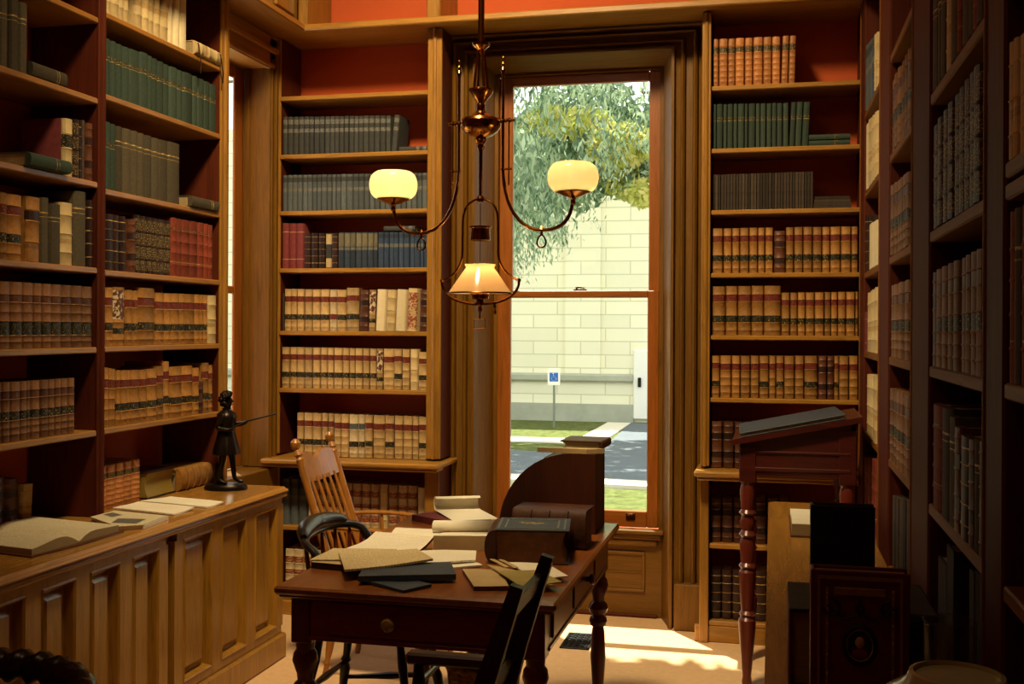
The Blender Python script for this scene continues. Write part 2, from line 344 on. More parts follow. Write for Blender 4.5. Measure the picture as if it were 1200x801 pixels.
upright(bl, -1.775, -1.697, 5.57, 5.875, 0, .82); upright(bl, -2.660, -2.622, 5.615, 5.88, 0, .82)
shelf(bl, -2.621, -1.776, 5.585, 5.89, .476, 'x'); shelf(bl, -2.621, -1.776, 5.585, 5.89, .10, 'x')
MB().box(-2.66, -1.69, 5.56, 5.60, 0, .076, 'oak_shelf', b=.004).build('plinth', bl)
b = MB(); b.box(-2.66, -1.665, 5.455, 5.885, .822, .850, 'oak_shelf', b=.008); b.box(-2.66, -1.68, 5.475, 5.60, .805, .824, 'oak_shelf', b=.006); b.build('ledge', bl)
br = thing('bookcase', 'oak bookcase right of the window, behind the sloping reading desk', 'bookcase', (.05, 5.75, 0))
upright(br, -.346, -.302, 5.59, 5.875, .872, 3.127, bead=(-.324, 5.592)); upright(br, .414, .452, 5.615, 5.88, .872, 3.127)
for z in RZ: shelf(br, -.301, .413, 5.605, 5.89, z, 'x')
upright(br, -.346, -.302, 5.57, 5.875, 0, .83); upright(br, .414, .452, 5.615, 5.88, 0, .83)
shelf(br, -.301, .413, 5.585, 5.89, .49, 'x'); shelf(br, -.301, .413, 5.585, 5.89, .108, 'x')
MB().box(-.37, .405, 5.588, 5.612, 0, .084, 'oak_shelf', b=.004).build('plinth', br)
b = MB(); b.box(-.37, .404, 5.465, 5.885, .832, .860, 'oak_shelf', b=.008); b.box(-.355, .404, 5.48, 5.60, .815, .834, 'oak_shelf', b=.006); b.build('ledge', br)
# left wall
ZA = [2.763, 2.446, 2.117, 1.781, 1.47, 1.143]; ZB = [2.80, 2.475, 2.098, 1.776, 1.472, 1.146]
lw = thing('bookcase', 'tall oak bookcase along the left wall above the panelled cabinets', 'bookcase', (-2.74, 3.9, .80))
for y0, y1 in ((4.865, 4.945), (3.872, 3.922), (2.72, 2.77)): upright(lw, -2.885, -2.58, y0, y1, .803, 3.125, bead=(-2.582, (y0+y1)/2), front='x', m='shaded_oak' if y0 == 3.872 else 'oak')
for z in ZA: shelf(lw, -2.885, -2.582, 2.771, 3.871, z, 'y')
for z in ZB: shelf(lw, -2.885, -2.582, 3.923, 4.864, z, 'y')
# right wall
DZ = [2.548, 2.185, 1.817, 1.456, 1.087, .70]
rw = thing('bookcase', 'tall bookcase of four bays along the right wall, darkened as shade', 'bookcase', (.6, 3.5, 0))
BAYS = ((4.594, 5.350), (3.548, 4.228), (2.366, 3.165), (1.25, 2.175))
for y0, y1, nm in ((5.352, 5.585, 0), (4.23, 4.592, 0), (3.167, 3.546, 0), (2.177, 2.364, 1), (1.0, 1.248, 1)):
    b = MB().box(.41, .775, y0, y1, 0, 3.125, 'shaded_oak', b=.006); b.box(.405, .415, y1-.02, y1-.008, 0, 3.12, 'shaded_shelf', b=.003)
    if y0 < 2.5:                                       # rows of shelf-pin holes in the side
        for k in range(52):
            for x in (.47, .70): b.lathe([(.006, 0), (.006, .004)], 'black_matte', TR((x, y0-.002, .32+k*.051), 0, PI/2), 8)
    b.build('upright', rw)
for y0, y1 in BAYS:
    for z in DZ+[.34]: shelf(rw, .412, .775, y0+.001, y1-.001, z, 'y', .03, m='shaded_shelf')  # right shelves in darker wood; the shade there is in the colour
    if y0 < 2.3: shelf(rw, .412, .775, y0+.001, y1-.001, 1.857, 'y', .03, m='shaded_shelf').hide_render = False
MB().box(.40, .775, 1.0, 5.55, 0, .10, 'shaded_oak', b=.004).build('plinth', rw)

# ================================================================== base cabinets on the left
def cabinet(label, y0, y1, panels):
    t = thing('base_cabinet', label, 'cabinet', (-2.55, (y0+y1)/2, 0))
    b = MB(); b.box(-2.885, -2.282, y0, y1, .115, .765, 'oak_cab', b=.003); b.box(-2.885, -2.225, y0+.001, y1-.001, 0, .115, 'oak_cab', b=.008); b.build('carcass', t)
    n = panels; w = (y1-y0-.06)/n
    d = MB(); st = .05; za, zb = .15, .72
    d.box(-2.284, -2.245, y0+.02, y1-.02, zb, .764, 'oak_cab'); d.box(-2.284, -2.245, y0+.02, y1-.02, .118, za, 'oak_cab')
    for k in range(n+1):
        yc = y0+.03+k*w; d.box(-2.284, -2.245, max(y0+.004, yc-st/1.3), min(y1-.004, yc+st/1.3), za, zb, 'oak_cab')
    d.build('frame', t)
    for k in range(n):
        ya, yb = y0+.03+k*w+st/1.3, y0+.03+(k+1)*w-st/1.3; m = MB()
        e = .018; q = [(-2.246, e), (-2.238, e*.4), (-2.257, 0)]
        x0, x1 = -2.258, -2.247
        v = []; 
        for x, i in ((-2.246, 0), (-2.240, .006), (-2.246, .013), (-2.277, .020), (-2.279, .030), (-2.262, .052)):
            v += [(x, ya+i, za+i), (x, yb-i, za+i), (x, yb-i, zb-i), (x, ya+i, zb-i)]
        f = []
        for r in range(5):
            for c4 in range(4): a0 = r*4+c4; a1 = r*4+(c4+1) % 4; f.append((a0, a1, a1+4, a0+4))
        f.append((20, 21, 22, 23)); m.add(v, f, 'oak_cab'); m.build('raised_panel', t, smooth=20)
    return t
cabinet('panelled oak base cabinet beside the table, three raised panels in view', 3.875, 4.86, 3)
cabinet('panelled oak base cabinet nearest on the left, below the open book', 2.75, 3.835, 4)
cabinet('dark oak base cabinet at the lower left edge, behind the ribbed chair', 1.60, 2.74, 4)
w = MB(); w.box(-2.885, -2.235, 1.6, 4.875, .768, .80, 'oak_top', b=.01); w.box(-2.242, -2.228, 1.6, 4.868, .752, .772, 'oak_top', b=.005); w.box(-2.25, -2.222, 1.6, 4.872, .775, .79, 'oak_top', b=.007)
tag(w.build('worktop'), 'long polished oak worktop over the left base cabinets', 'worktop')
# ================================================================== books
ROWS={
'L1':'N,-2617,-2590,210 N,-2588,-2556,209 N,-2555,-2525,208 N,-2523,-2493,208 N,-2492,-2461,207 N,-2460,-2435,206 N,-2434,-2403,205 N,-2401,-2374,204 N,-2372,-2343,204 N,-2341,-2315,203 N,-2314,-2288,202 N,-2287,-2261,201 N,-2259,-2234,201 N,-2232,-2204,200 N,-2203,-2178,199 N,-2177,-2150,198 N,-2149,-2118,198 N,-2117,-2087,197 N,-2086,-2056,196 N,-2054,-2023,195 N,-2021,-1995,194 N,-1992,-1961,195,5',
'L2':'Y,-2617,-2592,199 Y,-2590,-2560,199 Y,-2559,-2530,199 Y,-2528,-2501,198 Y,-2499,-2472,198 Y,-2471,-2443,198 Y,-2442,-2417,197 Y,-2416,-2391,197 Y,-2389,-2357,197 Y,-2356,-2330,196 Y,-2328,-2306,196 Y,-2305,-2278,196 Y,-2277,-2246,196 Y,-2244,-2208,195 Y,-2207,-2175,195 Y,-2174,-2144,194 Y,-2143,-2114,194 Y,-2112,-2084,193 Y,-2082,-2054,193 Y,-2052,-2024,193 Y,-2022,-1995,192 Y,-1994,-1965,192 Y,-1964,-1935,192 Y,-1934,-1906,191 Y,-1904,-1876,191 Y,-1875,-1846,191 Y,-1845,-1817,190 Y,-1816,-1788,190',
'L3':'R,-2617,-2578,248 R,-2577,-2534,246 R,-2533,-2489,245 K,-2488,-2449,193 K,-2448,-2406,192 K,-2405,-2365,191 D,-2364,-2328,190 K,-2327,-2293,190 I,-2292,-2257,194 I,-2256,-2222,193 I,-2221,-2191,193 I,-2190,-2156,192 I,-2155,-2122,192 I,-2121,-2089,191 I,-2088,-2065,191 B,-2062,-2029,190 B,-2029,-2000,190 B,-1999,-1975,190 B,-1974,-1947,189 B,-1946,-1919,189 B,-1918,-1885,188 B,-1884,-1859,188 B,-1859,-1825,187 B,-1824,-1806,187 B,-1805,-1780,187',
'L4':'P,-2616,-2605,206 T,-2604,-2563,228 T,-2563,-2528,228 T,-2527,-2486,227 T,-2485,-2440,226 T,-2439,-2392,225 T,-2391,-2340,225 t,-2339,-2297,224 T,-2297,-2243,223 T,-2242,-2169,233 L,-2168,-2115,221,1 M,-2115,-2078,221,1 W,-2076,-2021,223,2.5 C,-2017,-1966,221,2.5 W,-1963,-1904,222,2.5 V,-1900,-1843,228,2.5 L,-1829,-1784,220,1',
'L5':'T,-2617,-2572,222 T,-2570,-2529,222 T,-2528,-2483,222 T,-2482,-2436,221 T,-2434,-2391,221 T,-2390,-2351,221 T,-2349,-2314,220 T,-2313,-2263,220 T,-2262,-2224,220 T,-2223,-2191,219 T,-2190,-2148,219 T,-2147,-2109,219 T,-2107,-2069,218 M,-2068,-2032,218 r,-2031,-1970,218 T,-1969,-1924,218 r,-1923,-1880,217 C,-1879,-1835,217 T,-1833,-1783,202',
'L6':'T,-2527,-2487,232 T,-2485,-2433,232 T,-2432,-2382,231 T,-2381,-2346,231 T,-2344,-2312,230 r,-2311,-2269,229 r,-2268,-2224,229 U,-2223,-2170,228 U,-2169,-2133,228 T,-2132,-2089,227 r,-2087,-2020,227 T,-2019,-1967,226 r,-1966,-1917,226 r,-1916,-1864,226 r,-1863,-1829,225 T,-1828,-1780,224',
'L7':'Y,-2611,-2563,248 Y,-2562,-2515,247 Y,-2513,-2464,246 W,-2458,-2443,247 q,-2440,-2393,234 q,-2392,-2354,234 q,-2353,-2305,233 q,-2304,-2253,234 q,-2252,-2203,234 q,-2202,-2149,234 q,-2148,-2098,234 q,-2097,-2049,234 C,-2046,-1999,234 q,-1997,-1944,233 q,-1943,-1890,233 q,-1889,-1836,234 W,-1832,-1785,227',
'L8':'q,-2593,-2539,237 q,-2538,-2484,238 q,-2483,-2430,239 q,-2429,-2377,239 q,-2375,-2324,240 q,-2322,-2271,241 q,-2269,-2218,241',
'R1':'O,-297,-268,238 O,-266,-222,238 O,-221,-187,237 O,-186,-141,237 O,-139,-101,236 O,-99,-51,236 O,-50,-9,235 O,-8,33,234 O,36,69,235,1.5 O,71,103,234,1.5',
'R2':'G,-297,-278,225 G,-277,-245,224 G,-244,-225,223 G,-224,-195,223 G,-194,-174,223 G,-173,-140,222 G,-139,-123,221 G,-121,-86,221 G,-85,-64,220 G,-63,-35,220 G,-33,-8,219 G,-7,16,219 G,17,44,218 G,46,74,218 G,76,102,219,2.4 G,103,134,219,2.4 G,135,169,217,2.4',
'R3':'P,-297,-283,179 P,-282,-268,179 P,-267,-255,179 P,-253,-240,179 P,-239,-225,179 P,-224,-210,180 P,-209,-195,180 P,-194,-182,180 P,-180,-167,180 P,-166,-152,180 P,-151,-137,180 P,-136,-123,180 P,-122,-109,180 P,-108,-94,180 P,-93,-80,180 P,-78,-65,181 P,-64,-51,181 P,-50,-37,181 P,-36,-22,181 P,-21,-8,181 P,-6,7,181 P,8,20,181 P,22,35,181 P,36,49,181 P,51,64,181 P,65,78,182 P,80,92,182 P,93,106,182 P,107,121,182 P,122,135,182 P,136,149,182 P,151,163,182 P,164,177,182 P,178,191,182',
'R4':'T,-297,-241,222 T,-239,-198,222 T,-197,-160,222 T,-159,-114,223 T,-113,-72,223 T,-71,-38,223 T,-36,3,223 L,6,62,206 T,63,101,223 T,103,145,223 T,146,190,223 T,191,235,222 T,236,273,222 T,274,323,222 T,324,372,222 T,373,404,222',
'R5':'T,-297,-229,242 T,-227,-168,243 T,-167,-102,243 T,-101,-41,244 T,-40,40,244 T,43,84,210 T,85,120,210 T,121,158,211 T,159,201,211 T,202,247,211 T,248,278,212 T,279,309,212 T,311,348,213 T,349,392,213 T,393,406,214',
'R6':'T,-297,-254,207 r,-253,-198,208 r,-196,-154,208 r,-153,-105,208 r,-104,-62,209 T,-61,-15,209 r,-14,18,210 T,19,57,210 r,58,108,210 r,109,153,211 T,154,218,211 L,220,261,212 L,262,294,212 T,295,317,212 r,318,364,212 r,365,408,213',
'R7':'L,-297,-239,229 L,-237,-182,229 L,-181,-142,229 L,-141,-96,228 L,-95,-48,228 L,-47,1,228 L,2,52,228',
'R8':'L,-297,-242,217 L,-241,-185,219 L,-184,-137,221 L,-135,-80,224 L,-79,-22,226 L,-21,34,228 L,35,87,230',
'R9':'K,-297,-241,241 K,-240,-189,243 K,-188,-134,245 K,-133,-77,246 K,-77,-21,248 K,-19,33,250 K,35,84,252',
'B0':'C,3944,3981,257 C,3984,4032,263 C,4038,4075,267 C,4080,4114,271 C,4157,4206,282 C,4209,4256,288 C,4259,4302,293 C,4307,4351,298 C,4363,4419,306 W,4422,4456,309 W,4463,4509,315 W,4513,4572,323',
'B1':'G,3947,3981,228 G,3982,4018,226 G,4020,4061,224 G,4062,4114,224 G,4115,4192,228 G,4194,4256,234 G,4258,4290,233 G,4292,4329,230 G,4331,4378,227 G,4380,4428,226 G,4430,4495,227 G,4497,4542,227 G,4544,4628,229 G,4630,4669,230 G,4671,4733,228 G,4735,4788,228 G,4790,4859,228',
'B2':'G,3942,3982,271 G,3984,4021,269 E,4022,4066,267 E,4068,4127,267 E,4129,4179,267 E,4181,4231,267 E,4233,4285,266 E,4286,4344,265 E,4346,4419,267 E,4421,4528,271',
'B3':'K,3946,4006,225 K,4007,4048,226 K,4050,4094,226 L,4116,4164,220 X,4171,4207,243 X,4209,4248,242 X,4250,4291,241 X,4293,4332,241 X,4334,4398,241 X,4400,4446,242 Q,4451,4500,260 Q,4502,4541,259 Q,4543,4614,259 Q,4616,4686,260 Q,4688,4740,260 Q,4742,4782,259 Q,4784,4827,257',
'B4':'T,3948,4004,234 M,4010,4092,238 T,4097,4141,229 T,4145,4184,228 T,4191,4324,242 T,4333,4396,225 T,4398,4452,225 T,4454,4520,226 T,4522,4574,227 T,4575,4656,227 T,4657,4706,228 T,4708,4741,228 T,4743,4784,228 C,4789,4859,228',
'B5':'r,3944,3980,238 r,3982,4008,234 r,4010,4032,231 T,4035,4060,224 T,4061,4109,223 T,4111,4133,222 T,4134,4205,221 T,4206,4262,219 T,4267,4336,222 T,4338,4392,231 T,4395,4443,251 T,4448,4551,225 T,4558,4650,225 T,4654,4697,214 L,4703,4743,149 T,4748,4799,234 T,4801,4838,222',
'A0':'E,3287,3329,237 E,3330,3368,242 E,3376,3417,249 E,3426,3468,251',
'A1':'A,3682,3733,217 X,3739,3775,224 K,3779,3798,226 P,3802,3819,232 L,3823,3862,225',
'A2':'T,3271,3323,228 T,3327,3366,231 T,3369,3444,230 Z,3472,3546,233,1 E,3547,3592,239 E,3598,3661,222 C,3663,3741,235 E,3741,3820,287 K,3833,3866,262',
'A3':'u,3276,3328,234 u,3329,3387,234 u,3388,3449,235 u,3450,3509,235 u,3510,3557,235 u,3558,3611,235 u,3613,3675,235 u,3676,3736,235 u,3737,3799,235 u,3801,3866,234',
'A4':'J,3289,3345,210 J,3346,3385,210 J,3386,3440,209 J,3441,3475,209 J,3476,3500,209 J,3501,3550,209 J,3551,3596,209 J,3598,3634,208 J,3635,3671,209 J,3672,3714,209 J,3715,3753,209',
'A5':'L,3490,3582,188 L,3584,3664,174 C,3673,3740,141,4',
'D1a':'Y,-5330,-5257,298 Y,-5248,-5178,287 Y,-5170,-5102,276 Y,-5094,-5029,265 B,-5022,-4959,255 B,-4953,-4892,245 C,-4886,-4827,235 C,-4821,-4765,226',
'D1b':'W,-5330,-5173,293 C,-5166,-5106,294 C,-5099,-5040,288 C,-5033,-4978,283 C,-4971,-4917,278 C,-4911,-4858,273 C,-4853,-4802,269 C,-4796,-4749,264',
'D1c':'K,-5330,-5252,253 K,-5240,-5165,244 W,-5143,-5064,196 W,-5055,-4980,193 W,-4970,-4897,190 W,-4888,-4818,187 W,-4809,-4742,184',
'D1d':'R,-5330,-5263,179 R,-5254,-5181,177 C,-5159,-5087,259 C,-5078,-5009,261 C,-5001,-4935,264 C,-4927,-4863,266 C,-4856,-4795,268 C,-4787,-4729,270',
'D1e':'C,-5187,-5097,268 C,-5086,-4999,270 C,-4989,-4905,272 C,-4895,-4815,274 C,-4805,-4728,275',
'D1f':'Q,-5330,-5241,276 Q,-5231,-5146,284 Q,-5136,-5055,292 Q,-5046,-4968,299 Q,-4959,-4885,307 Q,-4876,-4804,314 Q,-4796,-4728,320',
'D2a':'J,-4215,-4109,255 J,-4104,-4003,253 J,-3999,-3911,252 J,-3905,-3821,252 J,-3817,-3737,252 J,-3733,-3672,253',
'D2b':'J,-4215,-4118,249 J,-4112,-4021,246 J,-4015,-3929,242 J,-3924,-3837,239 J,-3832,-3755,236 J,-3750,-3667,232',
'D2c':'J,-4215,-4105,254 J,-4099,-3996,253 J,-3990,-3904,253 J,-3899,-3807,253 J,-3802,-3725,252 J,-3721,-3648,252',  # this bay's books in browner calf; its dimness is put into the colour
'D2d':'J,-4215,-4102,255 J,-4096,-3985,257 J,-3979,-3876,259 J,-3870,-3784,260 J,-3778,-3701,261 J,-3696,-3628,262',
'D2e':'P,-4215,-4152,255 P,-4147,-4087,263 P,-4082,-4025,270 P,-4020,-3965,277 P,-3961,-3908,284 P,-3903,-3853,291 P,-3849,-3800,297 P,-3796,-3750,303 P,-3745,-3701,309 P,-3697,-3654,315 P,-3650,-3609,320',
'D3a':'E,-3150,-3076,268 E,-3073,-2992,265 E,-2989,-2931,262 C,-2929,-2845,258 E,-2843,-2730,241 Q,-2727,-2679,229 E,-2677,-2602,224 E,-2599,-2527,212 Q,-2526,-2486,207 E,-2484,-2417,201',
'D3b':'X,-3150,-3044,271 X,-3041,-2960,273 X,-2957,-2875,276 X,-2872,-2801,279 X,-2798,-2725,282 X,-2723,-2665,285 X,-2662,-2598,288 X,-2595,-2521,288 X,-2519,-2445,285',
'D3c':'L,-3150,-3071,247 J,-3068,-2967,250 J,-2963,-2870,252 J,-2867,-2780,254 J,-2778,-2691,255 J,-2688,-2605,256 J,-2603,-2551,258 J,-2549,-2471,260 J,-2469,-2416,261',
'D3d':'Q,-3150,-2998,269 E,-2988,-2854,272 E,-2845,-2769,258 L,-2763,-2686,241 K,-2675,-2570,230 L,-2563,-2510,230 E,-2505,-2457,236 L,-2452,-2407,236',
'D3e':'P,-3087,-2946,261 P,-2936,-2829,320 P,-2623,-2563,324 P,-2558,-2491,335 P,-2481,-2418,330',
'D4a':'C,-2165,-2134,181 C,-2133,-2100,180 C,-2099,-2069,178 C,-2068,-2037,176 C,-2035,-2001,173',
'D4b':'Q,-2144,-2107,305 E,-2105,-2059,307 Q,-2058,-2011,308 E,-2009,-1950,308',
'D4c':'C,-2165,-2128,142 E,-2127,-2093,142 C,-2092,-2048,138 E,-2048,-2007,132'}

# code: (name, category words, label text, body, board, [(z0, z1, label material)], ribs, bulge)
STY = {
 'T': ('law_book', 'tan law book, red and black labels', 'calf', [(.69, .82, 'lab_red'), (.26, .39, 'lab_black')], (.1, .25, .4, .68, .83)),
 't': ('law_book', 'pale law book with two red labels', 'calf_pale', [(.69, .82, 'lab_red'), (.27, .40, 'lab_red')], (.1, .26, .41, .68, .83)),
 'r': ('law_book', 'tan law book with one red label', 'calf', [(.66, .80, 'lab_red')], (.12, .3, .48, .65, .81)),
 'U': ('law_book', 'pale law book with dark labels', 'calf_pale', [(.66, .79, 'cloth_slate'), (.24, .37, 'lab_black')], (.1, .23, .38, .65, .8)),
 'u': ('law_book', 'brown law book, low black label', 'calf_brown', [(.70, .80, 'leather_brown'), (.20, .40, 'lab_black')], (.1, .19, .41, .55, .69, .81)),
 'J': ('law_book', 'worn brown law book with dark bands', 'calf_brown', [(.72, .84, 'leather_brown'), (.36, .50, 'lab_black')], (.12, .24, .35, .51, .71, .85)),
 'q': ('law_book', 'cream law book with red bands', 'calf_pale', [(.70, .84, 'rib_red'), (.44, .54, 'rib_red'), (.12, .28, 'rib_red')], (.1, .3, .43, .55, .69, .85)),
 'N': ('cloth_book', 'black cloth book, pale lettering', 'cloth_black', [(.80, .92, 'lab_white'), (.58, .68, 'lab_white')], ()),
 'Y': ('cloth_book', 'slate grey cloth book, pale label', 'cloth_slate', [(.80, .93, 'cloth_black'), (.54, .64, 'lab_white')], ()),
 'I': ('cloth_book', 'navy cloth book with buff top', 'cloth_navy', [(.60, .97, 'buff_cloth'), (.50, .58, 'lab_white')], ()),
 'B': ('cloth_book', 'blue cloth book with pale lettering', 'cloth_blue', [(.84, .95, 'cloth_navy'), (.58, .68, 'lab_white')], ()),
 'R': ('cloth_book', 'dull red cloth book', 'cloth_red', [(.8, .81, 'cream'), (.2, .21, 'cream')], ()),
 'G': ('cloth_book', 'dark green cloth book', 'cloth_green', [(.62, .63, 'gilt'), (.66, .70, 'gilt_pattern')], ()),
 'E': ('cloth_book', 'grey-brown cloth book', 'cloth_grey', [(.70, .71, 'gilt'), (.76, .78, 'gilt')], ()),
 'Q': ('cloth_book', 'rust red cloth book', 'cloth_rust', [(.80, .82, 'gilt_pattern'), (.24, .25, 'gilt')], (.2, .4, .6, .78)),
 'D': ('cloth_book', 'black book with torn pale patches', 'cloth_black', [(.68, .97, 'cream'), (.02, .28, 'cream')], ()),
 'O': ('leather_book', 'orange-brown calf book, ridged spine', 'calf_orange', [(.70, .82, 'gilt_pattern')], (.1, .2, .32, .44, .56, .68, .84)),
 'K': ('leather_book', 'dark leather book with gilt lines', 'leather_dark', [(.14, .155, 'gilt'), (.34, .355, 'gilt'), (.53, .545, 'gilt'), (.72, .735, 'gilt'), (.88, .895, 'gilt')], (.15, .35, .54, .73)),
 'L': ('leather_book', 'brown leather book with raised bands', 'leather_brown', [(.62, .74, 'leather_dark'), (.22, .34, 'leather_dark')], (.12, .35, .6, .76, .9)),
 'X': ('leather_book', 'dark book with gilt patterned spine', 'leather_dark', [(.05, .22, 'gilt_pattern'), (.26, .46, 'gilt_pattern'), (.50, .70, 'gilt_pattern'), (.74, .94, 'gilt_pattern')], (.24, .48, .72)),
 'C': ('leather_book', 'plain cream calf book', 'cream', [(.34, .42, 'calf')], (.2, .5, .8)),
 'M': ('leather_book', 'tan book with marbled spine panel', 'calf', [(.45, .95, 'marble'), (.2, .3, 'lab_black')], (.1, .4)),
 'V': ('leather_book', 'pale book with red marbled spine', 'cream', [(.04, .90, 'marble_red')], ()),
 'W': ('leather_book', 'ivory vellum book', 'vellum', [], ()),
 'A': ('leather_book', 'tan-spined book showing its dark red board', 'cream', [(.5, .72, 'lab_black')], (.2, .48, .74)),
 'Z': ('leather_book', 'badly worn tan book with scuffed spine', 'calf', [(.64, .78, 'leather_dark'), (.2, .26, 'calf_brown')], (.3, .62, .8)),
 'P': ('pamphlet', 'thin paper-covered pamphlet', 'pamphlet_paper', [(.2, .8, 'pamphlet_paper')], ()),
}
BOARD = {'A': 'cloth_red', 'calf': 'calf_brown'}
def book_mesh(w, h, d, st, amber=False):
    nm, txt, body, zones, ribs = STY[st][:5]
    if amber and body in ('calf', 'calf_pale'): body = 'calf_amber'
    board = BOARD.get(st, BOARD.get(body, body))
    t = min(.0035, w*.16); bulge = 0 if st == 'P' else min(.015, w*.34); hw = w/2
    cuts = {0: 0, 1: 0}
    for a, c, _ in zones: cuts[a] = cuts.get(a, 0); cuts[c] = cuts.get(c, 0)
    for r in ribs:
        for q, e in ((-.016, 0), (0, .0022), (.016, 0)):
            if 0 < r+q < 1: cuts[round(r+q, 4)] = e
    zs = sorted(cuts); NA = 5
    outer = [(hw, d, 0), (hw, .011, 0), (hw*.93, .0075, 0)]
    for k in range(NA+1):
        a = PI*(k/NA); outer.append((hw*.98*math.cos(a), .006-bulge*math.sin(a)**.8 if 0 < k < NA else .006, 1))
    outer += [(-hw*.93, .0075, 0), (-hw, .011, 0), (-hw, d, 0)]
    inner = [(-hw+t, d, 0), (-hw+t, .014, 0), (hw-t, .014, 0), (hw-t, d, 0)]
    ring = outer+inner; n = len(ring); v = []
    for z in zs:
        e = cuts[z]; curl = .0018 if z in (0, 1) and st != 'P' else 0
        for x, y, sp in ring: v.append((x*(1+(e*6 if sp else 0)), y-(e-curl*0)*sp, z*h))
    m = MB(); i0 = m.slot(board); i1 = m.slot(body); m.v = v
    for i in range(len(zs)-1):
        zc = (zs[i]+zs[i+1])/2; zm = i1
        for a, c, lm in zones:
            if a < zc < c: zm = m.slot(lm)
        for k in range(n):
            k2 = (k+1) % n; m.f.append((i*n+k, i*n+k2, (i+1)*n+k2, (i+1)*n+k))
            m.mi.append(zm if 2 <= k < 5+NA else i0)
    m.f.append(tuple(range(n-1, -1, -1))); m.mi.append(i1); L = (len(zs)-1)*n
    m.f.append(tuple(L+k for k in range(n))); m.mi.append(i1)
    return m, t
ROT = {'b': 0, 'l': PI/2, 'r': -PI/2}
def make_book(st, w, h, d, label, group, M4, cat=None, amber=False):
    m, t = book_mesh(w, h, d, st, amber)
    o = m.build(STY[st][0], smooth=40); recalc(o); o.matrix_world = M4
    tag(o, label, cat or ('pamphlet' if st == 'P' else 'book'), group)
    p = MB().box(-w/2+t*1.15, w/2-t*1.15, .0155, d-.004, .003, h-.004, 'paper_edge').build('page_block', o, world=False, smooth=0)
    return o
ORD = 'first second third fourth fifth sixth seventh eighth ninth tenth eleventh twelfth thirteenth fourteenth fifteenth sixteenth seventeenth eighteenth nineteenth twentieth'.split()
def ordn(i):
    if i < 20: return ORD[i]
    t, u = divmod(i+1, 10); T = {2: 'twenty', 3: 'thirty', 4: 'forty'}[t]
    return T[:-1]+'ieth' if u == 0 else T+'-'+ORD[u-1]
def F(b, z, where, d=.17): return ('b', b, z, where, d)
DZ_=.0015
RI = {'L1': ('b', 5.63, 2.492, 'top filled shelf left of window'), 'L2': ('b', 5.63, 2.184, 'second filled shelf left of window'), 'L3': ('b', 5.63, 1.872, 'third filled shelf left of window'),
 'L4': ('b', 5.63, 1.532, 'fourth filled shelf left of window'), 'L5': ('b', 5.63, 1.220, 'fifth filled shelf left of window'), 'L6': ('b', 5.63, .852, 'on ledge left of window'),
 'L7': ('b', 5.63, .476, 'under ledge left of window'), 'L8': ('b', 5.63, .10, 'bottom shelf left of window'),
 'R1': ('b', 5.63, 2.762, 'top shelf right of window'), 'R2': ('b', 5.63, 2.451, 'second shelf right of window'), 'R3': ('b', 5.63, 2.145, 'third shelf right of window'),
 'R4': ('b', 5.63, 1.832, 'fourth shelf right of window'), 'R5': ('b', 5.63, 1.523, 'fifth shelf right of window'), 'R6': ('b', 5.63, 1.212, 'sixth shelf right of window'),
 'R7': ('b', 5.63, .862, 'on ledge behind reading desk'), 'R8': ('b', 5.63, .49, 'under ledge behind reading desk'), 'R9': ('b', 5.63, .108, 'bottom shelf behind reading desk')}
for k, z in enumerate(ZB): RI['B%d' % k] = ('l', -2.60, z, '%s shelf, far bay, left wall' % ORD[k])
for k, z in enumerate(ZA[1:]): RI['A%d' % k] = ('l', -2.60, z, '%s shelf, near bay, left wall' % ORD[k])
RI['A5'] = ('l', -2.77, .802, 'on worktop, near bay, left wall')
BN = {'1': 'far', '2': 'second', '3': 'third', '4': 'nearest'}
for bay, zz in (('1', DZ), ('2', DZ[1:]), ('3', DZ[1:])):
    for k, z in enumerate(zz): RI['D%s%s' % (bay, 'abcdef'[k])] = ('r', .418, z, '%s shelf, %s bay, right wall' % (ORD[k], BN[bay]))
RI['D4c'] = ('r', .418, 2.185, 'first shelf, nearest bay, right wall'); RI['D4a'] = ('r', .418, 1.857, 'second shelf, nearest bay, right wall'); RI['D4b'] = ('r', .418, 1.456, 'third shelf, nearest bay, right wall')
for key, spec in ROWS.items():
    pl, cv, z, where = RI[key]
    top = {}
    for i, s in enumerate(spec.split()):
        q = s.split(','); st = q[0]; a, c, h = (float(u)/1000 for u in q[1:4]); tilt = float(q[4]) if len(q) > 4 else 0
        w = c-a-.0012; mid = (a+c)/2
        if key == 'D4a': h += .03
        d = random.uniform(.145, .175) if pl == 'b' else random.uniform(.17, .2)
        jig = random.uniform(0, .006)
        z += DZ_; pos = {'b': (mid, cv+jig, z), 'l': (cv-jig, mid, z), 'r': (cv+jig, -mid, z)}[pl]; z -= DZ_
        if pl == 'b' and key[0] == 'L' and mid-w/2 < -2.618: pos = (mid+.006, pos[1], pos[2])
        T = Matrix.Translation(pos) @ Matrix.Rotation(ROT[pl], 4, 'Z')
        if tilt: T = T @ Matrix.Translation((-w/2, 0, 0)) @ Matrix.Rotation(rad(tilt), 4, 'Y') @ Matrix.Translation((w/2, 0, w*math.sin(rad(tilt))+.0005))
        nm, txt = STY[st][:2]
        lab = '%s, %s from left, %s' % (txt, ordn(i), where)
        if st == 'D' or st in 'AVZ': lab = '%s, %s' % (txt, where)
        make_book(st, w, h, d, lab, 'books on the %s' % where.replace('on ', ''), T, None, key[0] in 'RBAD')
